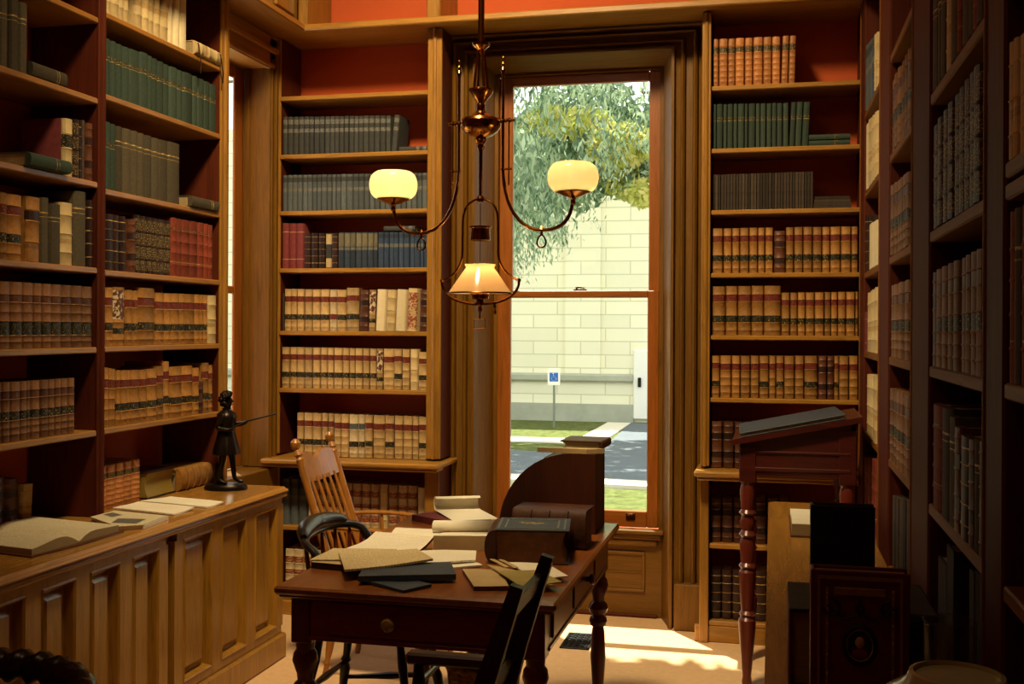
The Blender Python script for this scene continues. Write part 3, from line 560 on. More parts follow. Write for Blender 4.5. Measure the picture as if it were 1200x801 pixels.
def lying(st, pl, along, length, cv, z, th, d, label, tilt=0, rz=0):
    """a book lying flat, spine to the room; length runs along the shelf"""
    pos = {'b': (along, cv, z+th/2), 'l': (cv, along, z+th/2), 'r': (cv, -along, z+th/2)}[pl]
    T = Matrix.Translation(pos) @ Matrix.Rotation(ROT[pl]+rz, 4, 'Z') @ Matrix.Rotation(PI/2, 4, 'Y') @ Matrix.Translation((0, 0, -length/2))
    return make_book(st, th, length, d, label, None, T)
lying('N', 'b', -1.862, .165, 5.63, 2.493, .026, .13, 'black book lying flat at right end of top filled shelf left of window')
lying('N', 'b', -1.945, .175, 5.64, 2.069, .028, .13, 'black book lying flat on the blue books left of window')
lying('G', 'b', .268, .195, 5.63, 2.452, .028, .14, 'lower of two green books lying flat, second shelf right of window')
lying('G', 'b', .268, .195, 5.63, 2.481, .028, .14, 'upper of two green books lying flat, second shelf right of window')
for k, wd in enumerate(('lowest', 'second lowest', 'second highest', 'topmost')):
    lying('P', 'b', .283, .178-.004*k, 5.63+.004*k, 2.146+.0155*k, .0145, .12, '%s pamphlet of the flat pile, third shelf right of window' % wd)
tanvol = lying('C', 'l', 4.725, .235, -2.575, 2.801, .062, .17, 'tan volume tied with cords lying flat, top shelf of left wall')
lying('E', 'l', 4.70, .255, -2.575, 2.099, .05, .17, 'grey book lying flat, third shelf, far bay, left wall')
lying('E', 'l', 3.575, .20, -2.59, 2.447, .055, .17, 'grey-green book lying flat beside three tall books, upper left')
lying('G', 'l', 3.545, .235, -2.56, 2.118, .05, .15, 'green book lying flat in front of tall red book, left wall')
# loose sheets sticking out behind the reading desk
for z, lab in ((.492, 'pale pamphlet jutting out below the ledge behind the reading desk'), (.11, 'pale pamphlet jutting out at the bottom shelf behind the reading desk')):
    b = MB().box(.005, .12, 5.50, 5.60, z, z+.03, 'paper_white', b=.003).box(.0, .125, 5.495, 5.60, z+.03, z+.034, 'paper_white')
    tag(b.build('pamphlet'), lab, 'pamphlet')
# the tall red book's cords
for y in (4.62, 4.83):
    b = MB().tube([(-2.60, y, 2.868), (-2.567, y, 2.85), (-2.562, y+.004, 2.80), (-2.560, y+.014, 2.76), (-2.562, y+.012, 2.715)], .006, 'leather_dark', 6, flat=.4)
    o = b.build('cord', tanvol, world=False); o.matrix_parent_inverse = tanvol.matrix_basis.inverted()
# ================================================================== hanging gas chandelier
CX, CY = -1.022, 3.85
ch = thing('chandelier', 'brass gas chandelier with two opal globes and a central cone shade', 'chandelier', (CX, CY, ZC))
ch.rotation_euler = (0, 0, 0)
RA = rad(-7); ca, sa = math.cos(RA), math.sin(RA)
def P(u, z, w=0): return (CX+u*ca-w*sa, CY+u*sa+w*ca, z)
def CT(u, z): return Matrix.Translation(P(u, z))
b = MB(); b.tube([P(0, ZC), P(0, 2.57)], .0115, 'brass_dark', 12)
b.lathe([(.001, 0), (.07, 0), (.066, -.015), (.03, -.03), (.012, -.05)][::-1], 'brass', CT(0, ZC), 20)
b.build('stem', ch)
b = MB(); b.lathe([(.010, .0), (.014, .004), (.011, .012), (.02, .02), (.03, .028), (.033, .038), (.026, .04), (.012, .038)], 'brass', CT(0, 2.535), 20); b.build('collar', ch)
b = MB()
for k in range(4):
    a = PI/4+k*PI/2; b.tube([P(.012*math.cos(a), 2.545, .012*math.sin(a)), P(.021*math.cos(a), 2.47, .021*math.sin(a)), P(.026*math.cos(a), 2.415, .026*math.sin(a))], [.0035, .0045, .0055], 'brass', 8)
b.build('tapered_rod', ch)
b = MB(); b.lathe([(.001, -.075), (.012, -.072), (.016, -.062), (.010, -.054), (.018, -.045), (.022, -.036), (.02, -.028), (.045, -.018), (.062, -.004), (.072, .012), (.073, .03), (.066, .04), (.04, .052), (.022, .06), (.015, .07), (.016, .085), (.013, .095), (.018, .102), (.026, .112), (.038, .126), (.045, .14), (.044, .146), (.034, .142), (.022, .125), (.001, .12)], 'brass', CT(0, 2.262), 28); b.build('body', ch)
for sgn, nm in ((-1, 'left'), (1, 'right')):
    g = .347*sgn; U = .085*sgn
    pts = [P(U, 2.47), P(U, 2.30), P(U*1.0, 2.12)]+bez(P(U, 2.12), P(U*1.06, 1.98), P(.15*sgn, 1.90), P(.232*sgn, 1.897), 10)[1:]+bez(P(.232*sgn, 1.897), P(.31*sgn, 1.895), P(g*.985, 1.93), P(g, 2.005), 8)[1:]
    arm = MB().tube(pts, [.0055]*3+[.0065]*(len(pts)-3), 'brass', 10).build('arm', ch)
    b = MB(); b.lathe([(.001, .05), (.004, .045), (.003, .03), (.008, .022), (.005, .012), (.010, .002), (.007, -.01)][::-1], 'brass', CT(U, 2.47), 12); b.build('finial', arm).location = -Vector(ch.location)
    b = MB(); b.tube([P(.06*sgn, 2.29), P(.125*sgn, 2.29)], .005, 'brass', 8)
    for uu, r in ((.082, .011), (.098, .009), (.113, .008), (.126, .006)): b.lathe([(.001, -r), (r*.8, -r*.6), (r, 0), (r*.8, r*.6), (.001, r)], 'brass', CT(uu*sgn, 2.29), 10)
    b.tube([P(.108*sgn, 2.30), P(.108*sgn, 2.125), P(.108*sgn, 2.06)], .0025, 'brass', 6); b.tube([P(.118*sgn, 2.118), P(.078*sgn, 2.118)], .004, 'brass', 8)
    b.build('gas_cock', arm).location = -Vector(ch.location)
    b = MB(); b.tube([P(.232*sgn+.016*math.sin(t)*(1-.25*math.cos(t)), 1.858+.022*math.cos(t)) for t in [2*PI*k/16 for k in range(16)]], .0032, 'brass_dark', 6, closed=True); b.lathe([(.001, -.004), (.006, 0), (.004, .012), (.009, .018), (.001, .03)], 'brass', CT(.232*sgn, 1.883), 10); b.build('pull_ring', arm).location = -Vector(ch.location)
    b = MB(); b.lathe([(.006, -.03), (.010, -.025), (.008, -.012), (.012, -.006), (.03, 0), (.050, .008), (.060, .012), (.061, .020), (.055, .021), (.053, .012), (.03, .006), (.01, .004)], 'brass', CT(g, 2.012), 24)
    for k in range(3):
        a = k*2*PI/3; b.tube([P(g+.045*math.cos(a), 2.024, .045*math.sin(a)), P(g+.056*math.cos(a), 2.03, .056*math.sin(a))], .003, 'brass', 6)
    b.build('gallery', arm).location = -Vector(ch.location)
    R, Hh = .089, .057
    pr = [(.050, 2.024)]+[(R*abs(math.cos(t))**.52 if True else 0, 2.078+Hh*math.copysign(abs(math.sin(t))**.9, math.sin(t))) for t in [rad(-60)+rad(119)*k/16 for k in range(17)]]+[(.060, 2.1285)]
    gl = MB().lathe([(r, z-2.078) for r, z in pr], 'opal_glass', CT(g, 2.078), 32, cap=False).build('globe', arm); gl.location = -Vector(ch.location)
    b = MB().tube([P(g, 2.02), P(g, 2.05)], .007, 'brass_dark', 8); b.build('burner', arm).location = -Vector(ch.location)
    L = bpy.data.lights.new('globe_flame', 'POINT'); L.energy = .62 if sgn < 0 else .42; L.color = (1, .80, .42) if sgn < 0 else (1, .66, .36); L.shadow_soft_size = .022
    lo_ = bpy.data.objects.new('globe_flame', L); COL.objects.link(lo_); lo_.location = P(g, 2.08)
b = MB(); b.tube([P(0, 2.19), P(0, 2.02)], .0075, 'brass_dark', 10); b.lathe([(.012, 0), (.016, .01), (.012, .02)], 'brass', CT(0, 2.005), 12)
b.build('drop_tube', ch)
b = MB()
for sgn in (-1, 1):
    pts = bez(P(0, 2.015), P(.045*sgn, 2.012), P(.068*sgn, 1.985), P(.068*sgn, 1.93), 8)+[P(.069*sgn, 1.86)]+bez(P(.069*sgn, 1.82), P(.072*sgn, 1.765), P(.11*sgn, 1.735), P(.148*sgn, 1.722), 8)
    b.tube(pts, .0042, 'brass', 8); b.lathe([(.001, -.008), (.007, -.004), (.007, .004), (.001, .008)], 'brass', CT(.149*sgn, 1.722), 10)
harp = b.build('harp', ch)
b = MB(); pts = [P(.149*math.cos(t), 1.722-.085*abs(math.sin(t))**.85) for t in [PI+PI*k/24 for k in range(25)]]; b.tube(pts, .0052, 'brass_dark', 8)
b.lathe([(.004, -.03), (.009, -.02), (.007, -.006), (.014, 0), (.016, .012), (.012, .022), (.006, .03)], 'brass', CT(0, 1.635), 14)
b.tube([P(.055, 1.644), P(.058, 1.622)], .006, 'brass', 8); b.lathe([(.001, -.012), (.006, -.006), (.004, .004), (.001, .01)], 'brass_dark', CT(.058, 1.612), 10)
b.build('lower_bow', harp).location = -Vector(ch.location)
b = MB(); b.tube([P(0, 2.0), P(0, 1.915)], .0018, 'brass_dark', 6)
b.lathe([(.030, -.030), (.036, -.028), (.036, -.02), (.034, .012), (.040, .016), (.041, .021), (.001, .022)], 'brass', CT(0, 1.895), 24); b.tube([P(0, 1.87), P(0, 1.79)], .0012, 'brass_dark', 6); b.build('smoke_bell', ch)
b = MB(); b.lathe([(.1155, 1.677), (.113, 1.679), (.060, 1.755), (.052, 1.766), (.0515, 1.772), (.056, 1.779), (.0555, 1.780)], 'shade_glass', Matrix.Translation((CX, CY, 0)), 40, cap=False); b.build('cone_shade', ch)
b = MB(); b.lathe([(.116, -.003), (.118, 0), (.116, .003)], 'brass_dark', CT(0, 1.677), 32, cap=False)
b.lathe([(.008, -.02), (.03, -.015), (.034, 0), (.03, .012), (.012, .016)], 'brass', CT(0, 1.672), 20)
for k in range(8):
    a = k*PI/4; b.lathe([(.001, -.006), (.005, 0), (.001, .006)], 'brass', CT(.034*math.cos(a), 1.675) @ Matrix.Translation((0, .034*math.sin(a), 0)), 8)
b.build('burner', ch)
b = MB(); b.tube([P(0, 1.61), P(0, 1.585)], .003, 'brass', 6); b.tube([P(-.022, 1.583), P(.020, 1.586), P(.020, 1.552), P(-.022, 1.549)], .0022, 'brass', 6, closed=True); b.build('pull_ring', ch)
L = bpy.data.lights.new('cone_flame', 'POINT'); L.energy = .5; L.color = (1, .60, .28); L.shadow_soft_size = .02
lo_ = bpy.data.objects.new('cone_flame', L); COL.objects.link(lo_); lo_.location = P(0, 1.752)

# ================================================================== writing table
TX0, TX1, TY0, TY1, TZ = -1.472, -.598, 3.115, 4.472, .765
tb = thing('writing_table', 'dark mahogany writing table with turned legs, covered in papers', 'table', ((TX0+TX1)/2, (TY0+TY1)/2, 0))
b = MB(); b.box(TX0, TX1, TY0, TY1, TZ-.026, TZ, 'mahogany_top', b=.007); b.box(TX0+.012, TX1-.012, TY0+.012, TY1-.012, TZ-.036, TZ-.024, 'mahogany', b=.004); b.build('tabletop', tb)
x0, x1, y0, y1 = TX0+.04, TX1-.04, TY0+.04, TY1-.04
b = MB(); b.box(x0+.06, x1-.06, y0, y0+.02, .60, .73, 'mahogany'); b.box(x0+.06, x1-.06, y1-.02, y1, .60, .73, 'mahogany'); b.box(x0, x0+.02, y0+.06, y1-.06, .60, .73, 'redwood'); b.box(x1-.02, x1, y0+.06, y1-.06, .60, .73, 'redwood')
b.box(x1-.004, x1+.004, y0+.06, y1-.06, .598, .612, 'redwood', b=.002); b.box(x0+.06, x1-.06, y0-.004, y0+.004, .598, .61, 'mahogany', b=.002); b.build('apron', tb)
legp = [(0, .018), (.02, .022), (.05, .017), (.07, .026), (.09, .024), (.11, .016), (.16, .020), (.42, .031), (.58, .026), (.62, .022), (.635, .032), (.66, .036), (.685, .032), (.70, .022), (.72, .034), (.75, .040), (.78, .034), (.795, .024), (.83, .026), (.90, .040), (.94, .036), (.96, .028), (1, .03)]
for lx, ly in ((x0+.034, y0+.034), (x1-.034, y0+.034), (x0+.034, y1-.034), (x1-.034, y1-.034)):
    b = MB(); b.turned((lx, ly, 0), (lx, ly, .585), legp, 'redwood', 20); b.box(lx-.034, lx+.034, ly-.034, ly+.034, .585, .735, 'redwood', b=.004); b.build('leg', tb)
d = MB().box(x0+.13, x1-.13, y0-.008, y0+.004, .622, .722, 'mahogany', b=.004).build('drawer', tb)
MB().lathe([(.008, 0), (.010, .01), (.02, .018), (.022, .026), (.016, .033), (.001, .035)], 'glass_knob', TR((-1.108, y0-.008, .668), 0, PI/2), 16).build('knob', d).location = -Vector(tb.location)
for ya, yb, kn in ((y0+.10, y0+.42, 0), (y0+.46, y0+.86, 1), (y0+.90, y1-.09, 0)):
    d = MB().box(x1-.002, x1+.007, ya, yb, .625, .722, 'redwood', b=.004).build('drawer' if kn else 'side_panel', tb)
    if kn: MB().lathe([(.008, 0), (.010, .01), (.018, .016), (.020, .024), (.014, .03), (.001, .032)], 'redwood', TR((x1+.007, (ya+yb)/2+.03, .675), 0, 0, PI/2), 16).build('knob', d).location = -Vector(tb.location)

# ---- papers and books on the table
def sheet(name, quad, z, th, mat, label, cat, curl=0, cover=None, NU=8, NV=6, under=None):
    """a sheet, booklet or folder lying on a surface; quad = 4 corners (x, y); curl lifts one edge"""
    q = [Vector((x, y, 0)) for x, y in quad]; c = sum(q, Vector())/4
    o = None; b = MB(); v = []; 
    for top in (1, 0):
        for i in range(NU+1):
            for j in range(NV+1):
                u, w = i/NU, j/NV; p = (q[0]*(1-u)+q[1]*u)*(1-w)+(q[3]*(1-u)+q[2]*u)*w
                zz = (th if top else 0)+curl*max(0, u-.35)**2*2.2+.0012*math.sin(5*u+3*w)*(1 if th < .012 else .3)+.0015
                v.append((p.x, p.y, z+zz))
    n = (NU+1)*(NV+1); f = []; fe = []
    for i in range(NU):
        for j in range(NV):
            a0 = i*(NV+1)+j; f.append((a0, a0+NV+1, a0+NV+2, a0+1)); fe.append((n+a0+1, n+a0+NV+2, n+a0+NV+1, n+a0))
    per = [(i, 0) for i in range(NU)]+[(NU, j) for j in range(NV)]+[(i, NV) for i in range(NU, 0, -1)]+[(0, j) for j in range(NV, 0, -1)]
    ids = [i*(NV+1)+j for i, j in per]
    for k in range(len(ids)): a0, a1 = ids[k], ids[(k+1) % len(ids)]; fe.append((a0, a1, n+a1, n+a0))
    b.add(v, f, mat); b.f += fe; b.mi += [b.slot(cover or mat)]*len(fe)
    r = thing(name, label, cat, (c.x, c.y, z)) if under else None
    o = b.build(name if not under else 'pages', r, smooth=25); recalc(o)
    if not r:
        for p in o.data.vertices: p.co -= Vector((c.x, c.y, z))
        o.location = (c.x, c.y, z); tag(o, label, cat)
    return r or o
E1 = .0004
sheet('paper_sheet', [(-1.449, 3.63), (-1.409, 3.836), (-1.170, 3.782), (-1.204, 3.559)], TZ+.004, .010, 'pale_script', 'white sheet pile at the left edge of the table by the black armchair', 'paper', .03, 'leather_brown')  # brown edges and underside paint the shadow beneath the curled sheets
sheet('booklet', [(-1.225, 3.97), (-1.395, 3.93), (-1.43, 4.12), (-1.235, 4.14)], TZ, .004, 'pale_script', 'white sheet lying left of the open booklet at the middle of the table', 'paper')
bk = thing('booklet', 'open booklet with one page curled back, left of the dark blue book', 'booklet', (-1.09, 3.93, TZ))
b = MB(); b.add([(-1.165, 3.765, TZ+.001), (-.965, 3.80, TZ+.001), (-1.015, 4.10, TZ+.001), (-1.215, 4.04, TZ+.001), (-1.165, 3.765, TZ+.05), (-.965, 3.80, TZ+.052), (-1.015, 4.10, TZ+.012), (-1.215, 4.04, TZ+.01)], [(3, 2, 1, 0), (0, 1, 5, 4), (1, 2, 6, 5), (2, 3, 7, 6), (3, 0, 4, 7)], 'paper_tan'); b.add([(-1.165, 3.765, TZ+.051), (-.965, 3.80, TZ+.053), (-1.015, 4.10, TZ+.013), (-1.215, 4.04, TZ+.011)], [(0, 1, 2, 3)], 'pale_script'); b.build('pages', bk, smooth=0)
b = MB(); L0, L1 = Vector((-1.255, 4.06, TZ)), Vector((-1.01, 4.125, TZ))
v = []; n = 14
for k in range(n+1):
    a = -PI*.5+1.75*PI*k/n
    for p in (L0, L1): v.append((p.x, p.y-.026*math.cos(a), p.z+.028+.024*math.sin(a)))
b.add(v, [(2*k, 2*k+1, 2*k+3, 2*k+2) for k in range(n)], 'paper_white'); b.build('curled_page', bk)
cb = thing('book', 'small dark red book lying open with its leaf curled up, table far left corner', 'book', (-1.28, 4.36, TZ))
b = MB(); b.add([(-1.43, 4.32, TZ), (-1.235, 4.18, TZ), (-1.10, 4.34, TZ), (-1.29, 4.47, TZ), (-1.43, 4.32, TZ+.025), (-1.235, 4.18, TZ+.03), (-1.10, 4.34, TZ+.032), (-1.29, 4.47, TZ+.03)], [(3, 2, 1, 0), (0, 1, 5, 4), (1, 2, 6, 5), (2, 3, 7, 6), (3, 0, 4, 7), (4, 5, 6, 7)], 'cloth_red'); b.build('cover', cb, smooth=0)
b = MB(); v = []
for k in range(13):
    t = k/12; a = PI*1.25*max(0, (t-.45)/.55); s = min(t, .45)/.45
    bx, by = -1.235+s*(-.195+.06)-.03*math.sin(a)*.4, 4.18+s*.20; z = TZ+.033+.004*s+(.028*(1-math.cos(a)))
    v += [(bx+.02, by+.0+.02*math.sin(a), z), (bx+.19, by+.075+.02*math.sin(a), z)]
b.add(v, [(2*k, 2*k+1, 2*k+3, 2*k+2) for k in range(12)], 'paper_white'); b.build('curled_page', cb)
sheet('paper_sheet', [(-1.19, 3.655), (-1.0, 3.735), (-.958, 3.57), (-1.105, 3.47)], TZ+.0098, .006, 'pale_script', 'white folded sheets in front of the open booklet, left of the blue book', 'paper', -.004)
sheet('paper_sheet', [(-1.115, 3.54), (-.975, 3.60), (-.925, 3.535), (-1.08, 3.44)], TZ, .005, 'paper_white', 'lower white sheet peeking out under the folded sheets', 'paper')
sheet('paper_sheet', [(-1.47, 3.385), (-1.515+.05, 3.57), (-1.245, 3.60), (-1.215, 3.44)], TZ+.022, .003, 'script_paper', 'handwritten cream sheet at the left edge of the table', 'paper', .004)
sheet('notebook', [(-1.462, 3.375), (-1.455, 3.53), (-1.30, 3.55), (-1.28, 3.35)], TZ, .02, 'paper_tan', 'small dark notebook under the handwritten cream sheet', 'notebook', 0, 'leather_dark')
sheet('booklet', [(-1.405, 3.47), (-1.165, 3.575), (-1.06, 3.42), (-1.285, 3.225)], TZ+.029, .007, 'script_paper', 'tan handwritten booklet on top of the dark slate folder, near table edge', 'booklet', .006)
sheet('folder', [(-1.225, 3.185), (-.945, 3.29), (-1.01, 3.455), (-1.27, 3.37)], TZ+.0105, .017, 'slate_cover', 'dark slate folder under the tan handwritten booklet', 'folder', 0)
sheet('folder', [(-1.21, 3.21), (-1.06, 3.125), (-1.0, 3.215), (-1.13, 3.30)], TZ, .009, 'slate_cover', 'lower dark folder pointing over the front edge of the table', 'folder')
sheet('folder', [(-.965, 3.43), (-.845, 3.45), (-.765, 3.235), (-.865, 3.205)], TZ, .013, 'paper_tan', 'tan card folder right of the slate folder', 'folder', 0, 'leather_brown')
sheet('booklet', [(-.895, 3.475), (-.795, 3.43), (-.63, 3.245), (-.735, 3.245)], TZ+.0145, .006, 'paper_tan', 'tan booklet lying across the card folder near the chair back', 'booklet')
sheet('envelope', [(-.835, 3.375), (-.72, 3.43), (-.612, 3.28), (-.715, 3.185)], TZ+.022, .002, 'paper_olive', 'olive yellow envelope uppermost at the near right of the table', 'envelope')
sheet('paper_sheet', [(-.845, 3.535), (-.715, 3.56), (-.612, 3.385), (-.70, 3.33)], TZ+.0145, .004, 'pale_script', 'white letter under the olive envelope beside the blue book', 'paper')
for k, lab in enumerate(('nearest of two narrow paper slips in front of the blue book', 'second narrow paper slip in front of the blue book')):
    sheet('paper_slip', [(-.905+.03*k, 3.55), (-.89+.03*k, 3.56), (-.815+.03*k, 3.45), (-.83+.03*k, 3.445)], TZ+.021, .002, 'paper_tan', lab, 'paper', 0, None, 4, 2)
def tome(name, label, L, W, T, M4, cover, inset, frame=None, edge='paper_edge', bands=0, rs=.5):
    """big volume lying flat: spine along local y at x=0, rounded; pages to +x"""
    r = thing(name, label, 'book'); r.matrix_world = M4
    b = MB(); poly = []; N = 10; hb = .005
    out = [(W, T)]+[(T*rs*.5-T*rs*.62*math.sin(PI*k/N)**.8, T/2+T/2*math.cos(PI*k/N)) for k in range(N+1)]+[(W, 0)]
    inn = [(W, hb), (T*rs*.5+.004, hb), (T*rs*.5+.004, T-hb), (W, T-hb)]
    ring = out+inn; n = len(ring)
    b.add([(x, -L/2, z) for x, z in ring]+[(x, L/2, z) for x, z in ring], [tuple(range(n-1, -1, -1)), tuple(range(n, 2*n))]+[(i, (i+1) % n, n+(i+1) % n, n+i) for i in range(n)], cover)
    if bands:
        for k in range(bands):
            y = -L/2+L*(k+1)/(bands+1); pts = [(T*rs*.5-(T*rs*.62+.003)*math.sin(PI*q/N)**.8, y, T/2+(T/2+.0)*math.cos(PI*q/N)) for q in range(1, N)]; b.tube(pts, .005, cover, 6)
    recalc(b.build('cover', r, world=False, smooth=35))
    v = []; f = []; K = 6; xf = W-inset
    for yy in (-L/2+inset, L/2-inset):
        for k in range(K+1): zz = hb+.0005+(T-2*hb-.001)*k/K; v.append((xf-.014*math.sin(PI*k/K), yy, zz))
        for k in range(K+1): zz = hb+.0005+(T-2*hb-.001)*(K-k)/K; v.append((T*rs*.5+.004, yy, zz))
    m = 2*(K+1); f = [tuple(range(m-1, -1, -1)), tuple(range(m, 2*m))]+[(i, (i+1) % m, m+(i+1) % m, m+i) for i in range(m)]
    recalc(MB().add(v, f, edge).build('page_block', r, world=False, smooth=25))
    if frame:
        MB().box(.03, W+.002, -L/2-.002, L/2+.002, T, T+.0022, 'slate_cover').build('tooled_cover', r, world=False, smooth=0)
        q = MB(); e = .02; x0, x1, y0, y1 = .035, W-.012, -L/2+.012, L/2-.012
        for a in (0, .022):
            q.box(x0+a, x1-a, y0+a, y0+a+.006, T+.0022, T+.0036, frame); q.box(x0+a, x1-a, y1-a-.006, y1-a, T+.0022, T+.0036, frame); q.box(x0+a, x0+a+.006, y0+a, y1-a, T+.0022, T+.0036, frame); q.box(x1-a-.006, x1-a, y0+a, y1-a, T+.0022, T+.0036, frame)
        for k in range(3): q.box((x0+x1)/2-.05+.012*k, (x0+x1)/2+.05-.012*k, .02-.012*k, .026-.012*k, T+.0022, T+.003, 'gilt')
        q.build('tooled_frame', r, world=False, smooth=0)
    return r
tome('book', 'thick dark blue tooled book lying in front of the brown volume', .24, .275, .112, TR((-.945, 3.705, TZ+.001), rad(9)), 'tome_leather', .010, 'lab_white', 'calf_brown')
tome('book', 'thick brown leather volume lying in front of the quarter-round cabinet', .27, .155, .138, TR((-.775, 3.888, TZ+.001), rad(87)), 'tome_leather', .008, None, 'leather_brown', 3, .3)

# quarter-round desktop cabinet
qc = thing('desk_cabinet', 'dark wooden desktop cabinet with quarter-round side on the table', 'cabinet', (-.85, 4.3, TZ))
QX0, QX1, QY0, QY1, QH = -1.035, -.655, 4.20, 4.44, .305
arc = [(QX1, TZ), (QX1, TZ+QH), (QX1-.10, TZ+QH)]+[(QX1-.10-(QX1-.10-QX0)*math.sin(PI/2*k/12), TZ+.005+(QH-.005)*math.cos(PI/2*k/12)) for k in range(1, 13)]+[(QX0, TZ)]
XZ = Matrix(((1, 0, 0, 0), (0, 0, 1, 0), (0, 1, 0, 0), (0, 0, 0, 1)))
for nm, ya, yb in (('side_panel', QY0, QY0+.016), ('side_panel', QY1-.016, QY1)): recalc(MB().prism(arc, ya, yb, 'desk_file', XZ).build(nm, qc, smooth=25))
b = MB(); inner = [(x*.985+.0145*-.85, TZ+.004+(z-TZ)*.975) for x, z in arc[2:]]
v = []
for x, z in inner: v += [(x, QY0+.016, z), (x, QY1-.016, z)]
b.add(v, [(2*k, 2*k+1, 2*k+3, 2*k+2) for k in range(len(inner)-1)], 'desk_file'); b.build('tambour', qc)
b = MB(); b.box(QX1-.014, QX1-.001, QY0+.016, QY1-.016, TZ+.004, TZ+QH-.002, 'desk_file'); b.box(QX1-.10, QX1-.014, QY0+.016, QY1-.016, TZ+QH-.014, TZ+QH-.002, 'desk_file'); b.box(QX0, QX1, QY0+.01, QY1-.01, TZ+.001, TZ+.014, 'desk_file'); b.build('carcass', qc)
tome('book', 'thin brown book lying on top of the desktop cabinet', .20, .165, .034, TR((-.635, 4.35, TZ+QH+.012), rad(178)), 'tome_leather', .006, None, 'paper_edge', 0, .5)
sheet('booklet', [(-.885, 4.21), (-.69, 4.20), (-.625, 4.235), (-.80, 4.262)], TZ+QH+.001, .018, 'script_paper', 'tan handwritten booklets overhanging the top of the desktop cabinet', 'booklet', .0, 'paper_tan')

# ================================================================== chairs
def chair_spindle(b, p0, p1, r, m): b.turned(p0, p1, [(0, r*.7), (.15, r), (.5, r*1.25), (.85, r), (1, r*.7)], m, 8)
tl = [(0, .011), (.05, .014), (.12, .012), (.16, .018), (.2, .012), (.28, .016), (.45, .021), (.5, .014), (.53, .021), (.57, .014), (.75, .018), (.9, .014), (1, .013)]
# oak press-back armchair, facing +x
c1 = thing('armchair', 'golden oak spindle-back armchair with ball finials beside the left cabinets', 'chair', (-1.75, 4.79, 0))
b = MB(); b.prism([(-1.90, 4.58), (-1.50, 4.55), (-1.46, 4.60), (-1.46, 4.98), (-1.50, 5.03), (-1.90, 5.0)], .43, .462, 'chair_oak'); b.build('seat', c1)
for y in (4.595, 4.985):
    b = MB(); b.turned((-1.885, y, .46), (-2.06, y, 1.005), [(0, .019), (.1, .021), (.5, .018), (.9, .016), (.92, .02), (.94, .013), (.96, .02), (1, .012)], 'chair_oak'); b.lathe([(.001, -.026), (.012, -.024), (.021, -.008), (.021, .008), (.012, .022), (.001, .026)], 'chair_oak', Matrix.Translation((-2.067, y, 1.03)), 14); b.build('back_post', c1)
b = MB(); v = []; NN = 16                               # pressed crest rail with a dip between two shoulders
for k in range(NN+1):
    t = k/NN; y = 4.60+.38*t; zt = .955+.032*abs(math.sin(2*PI*t))**1.1*(1)+.012*math.sin(PI*t); zt = .962+.028*math.cos(4*PI*(t-.5)*.5+PI)*-1*(-1)+.0 if False else .985-.035*math.exp(-((t-.5)/.13)**2)-.012*(abs(t-.5)*2)**6; zb = .865-.012*math.sin(PI*t)
    xo = -.018*math.sin(PI*t)
    for z, dx in ((zb, 0), (zt, 0), (zt, .018), (zb, .018)): v.append((-1.885-(z-.46)*.321-dx+xo+.008, y, z))
f = [];
for k in range(NN):
    for q in range(4): f.append((k*4+q, k*4+(q+1) % 4, k*4+4+(q+1) % 4, k*4+4+q))
f += [(0, 1, 2, 3), (NN*4+3, NN*4+2, NN*4+1, NN*4)]
recalc(b.add(v, f, 'chair_oak').build('crest_rail', c1))
for k in range(5):
    y = 4.655+.067*k; b = MB(); chair_spindle(b, (-1.87, y, .46), (-2.005-.012, y, .875), .008, 'chair_oak'); b.build('spindle', c1)
for y, s in ((4.585, -1), (4.995, 1)):
    b = MB(); b.tube(bez((-1.945, y, .665), (-1.85, y+.01*s, .675), (-1.72, y+.03*s, .675), (-1.60, y+.02*s, .655), 10), [.013]*11, 'chair_oak', 10, flat=.8); b.tube(bez((-1.60, y+.02*s, .655), (-1.57, y+.02*s, .64), (-1.58, y+.02*s, .56), (-1.56, y, .46), 6), .012, 'chair_oak', 8); b.build('arm', c1)
    for xx in (-1.80, -1.70): q = MB(); chair_spindle(q, (xx, y, .46), (xx-.01, y+.02*s, .67), .008, 'chair_oak'); q.build('arm_spindle', c1)
for x, y, fx, fy in ((-1.86, 4.62, -1.92, 4.59), (-1.86, 4.96, -1.92, 4.99), (-1.51, 4.60, -1.46, 4.57), (-1.51, 4.98, -1.46, 5.01)):
    b = MB(); b.turned((fx, fy, 0), (x, y, .435), tl, 'chair_oak'); b.build('leg', c1)
b = MB(); b.turned((-1.475, 4.58, .2), (-1.475, 5.0, .2), [(0, .008), (.5, .014), (1, .008)], 'chair_oak', 8); b.turned((-1.905, 4.60, .2), (-1.475, 4.58, .2), [(0, .008), (.5, .012), (1, .008)], 'chair_oak', 8); b.turned((-1.905, 4.98, .2), (-1.475, 5.0, .2), [(0, .008), (.5, .012), (1, .008)], 'chair_oak', 8); b.build('stretcher', c1)
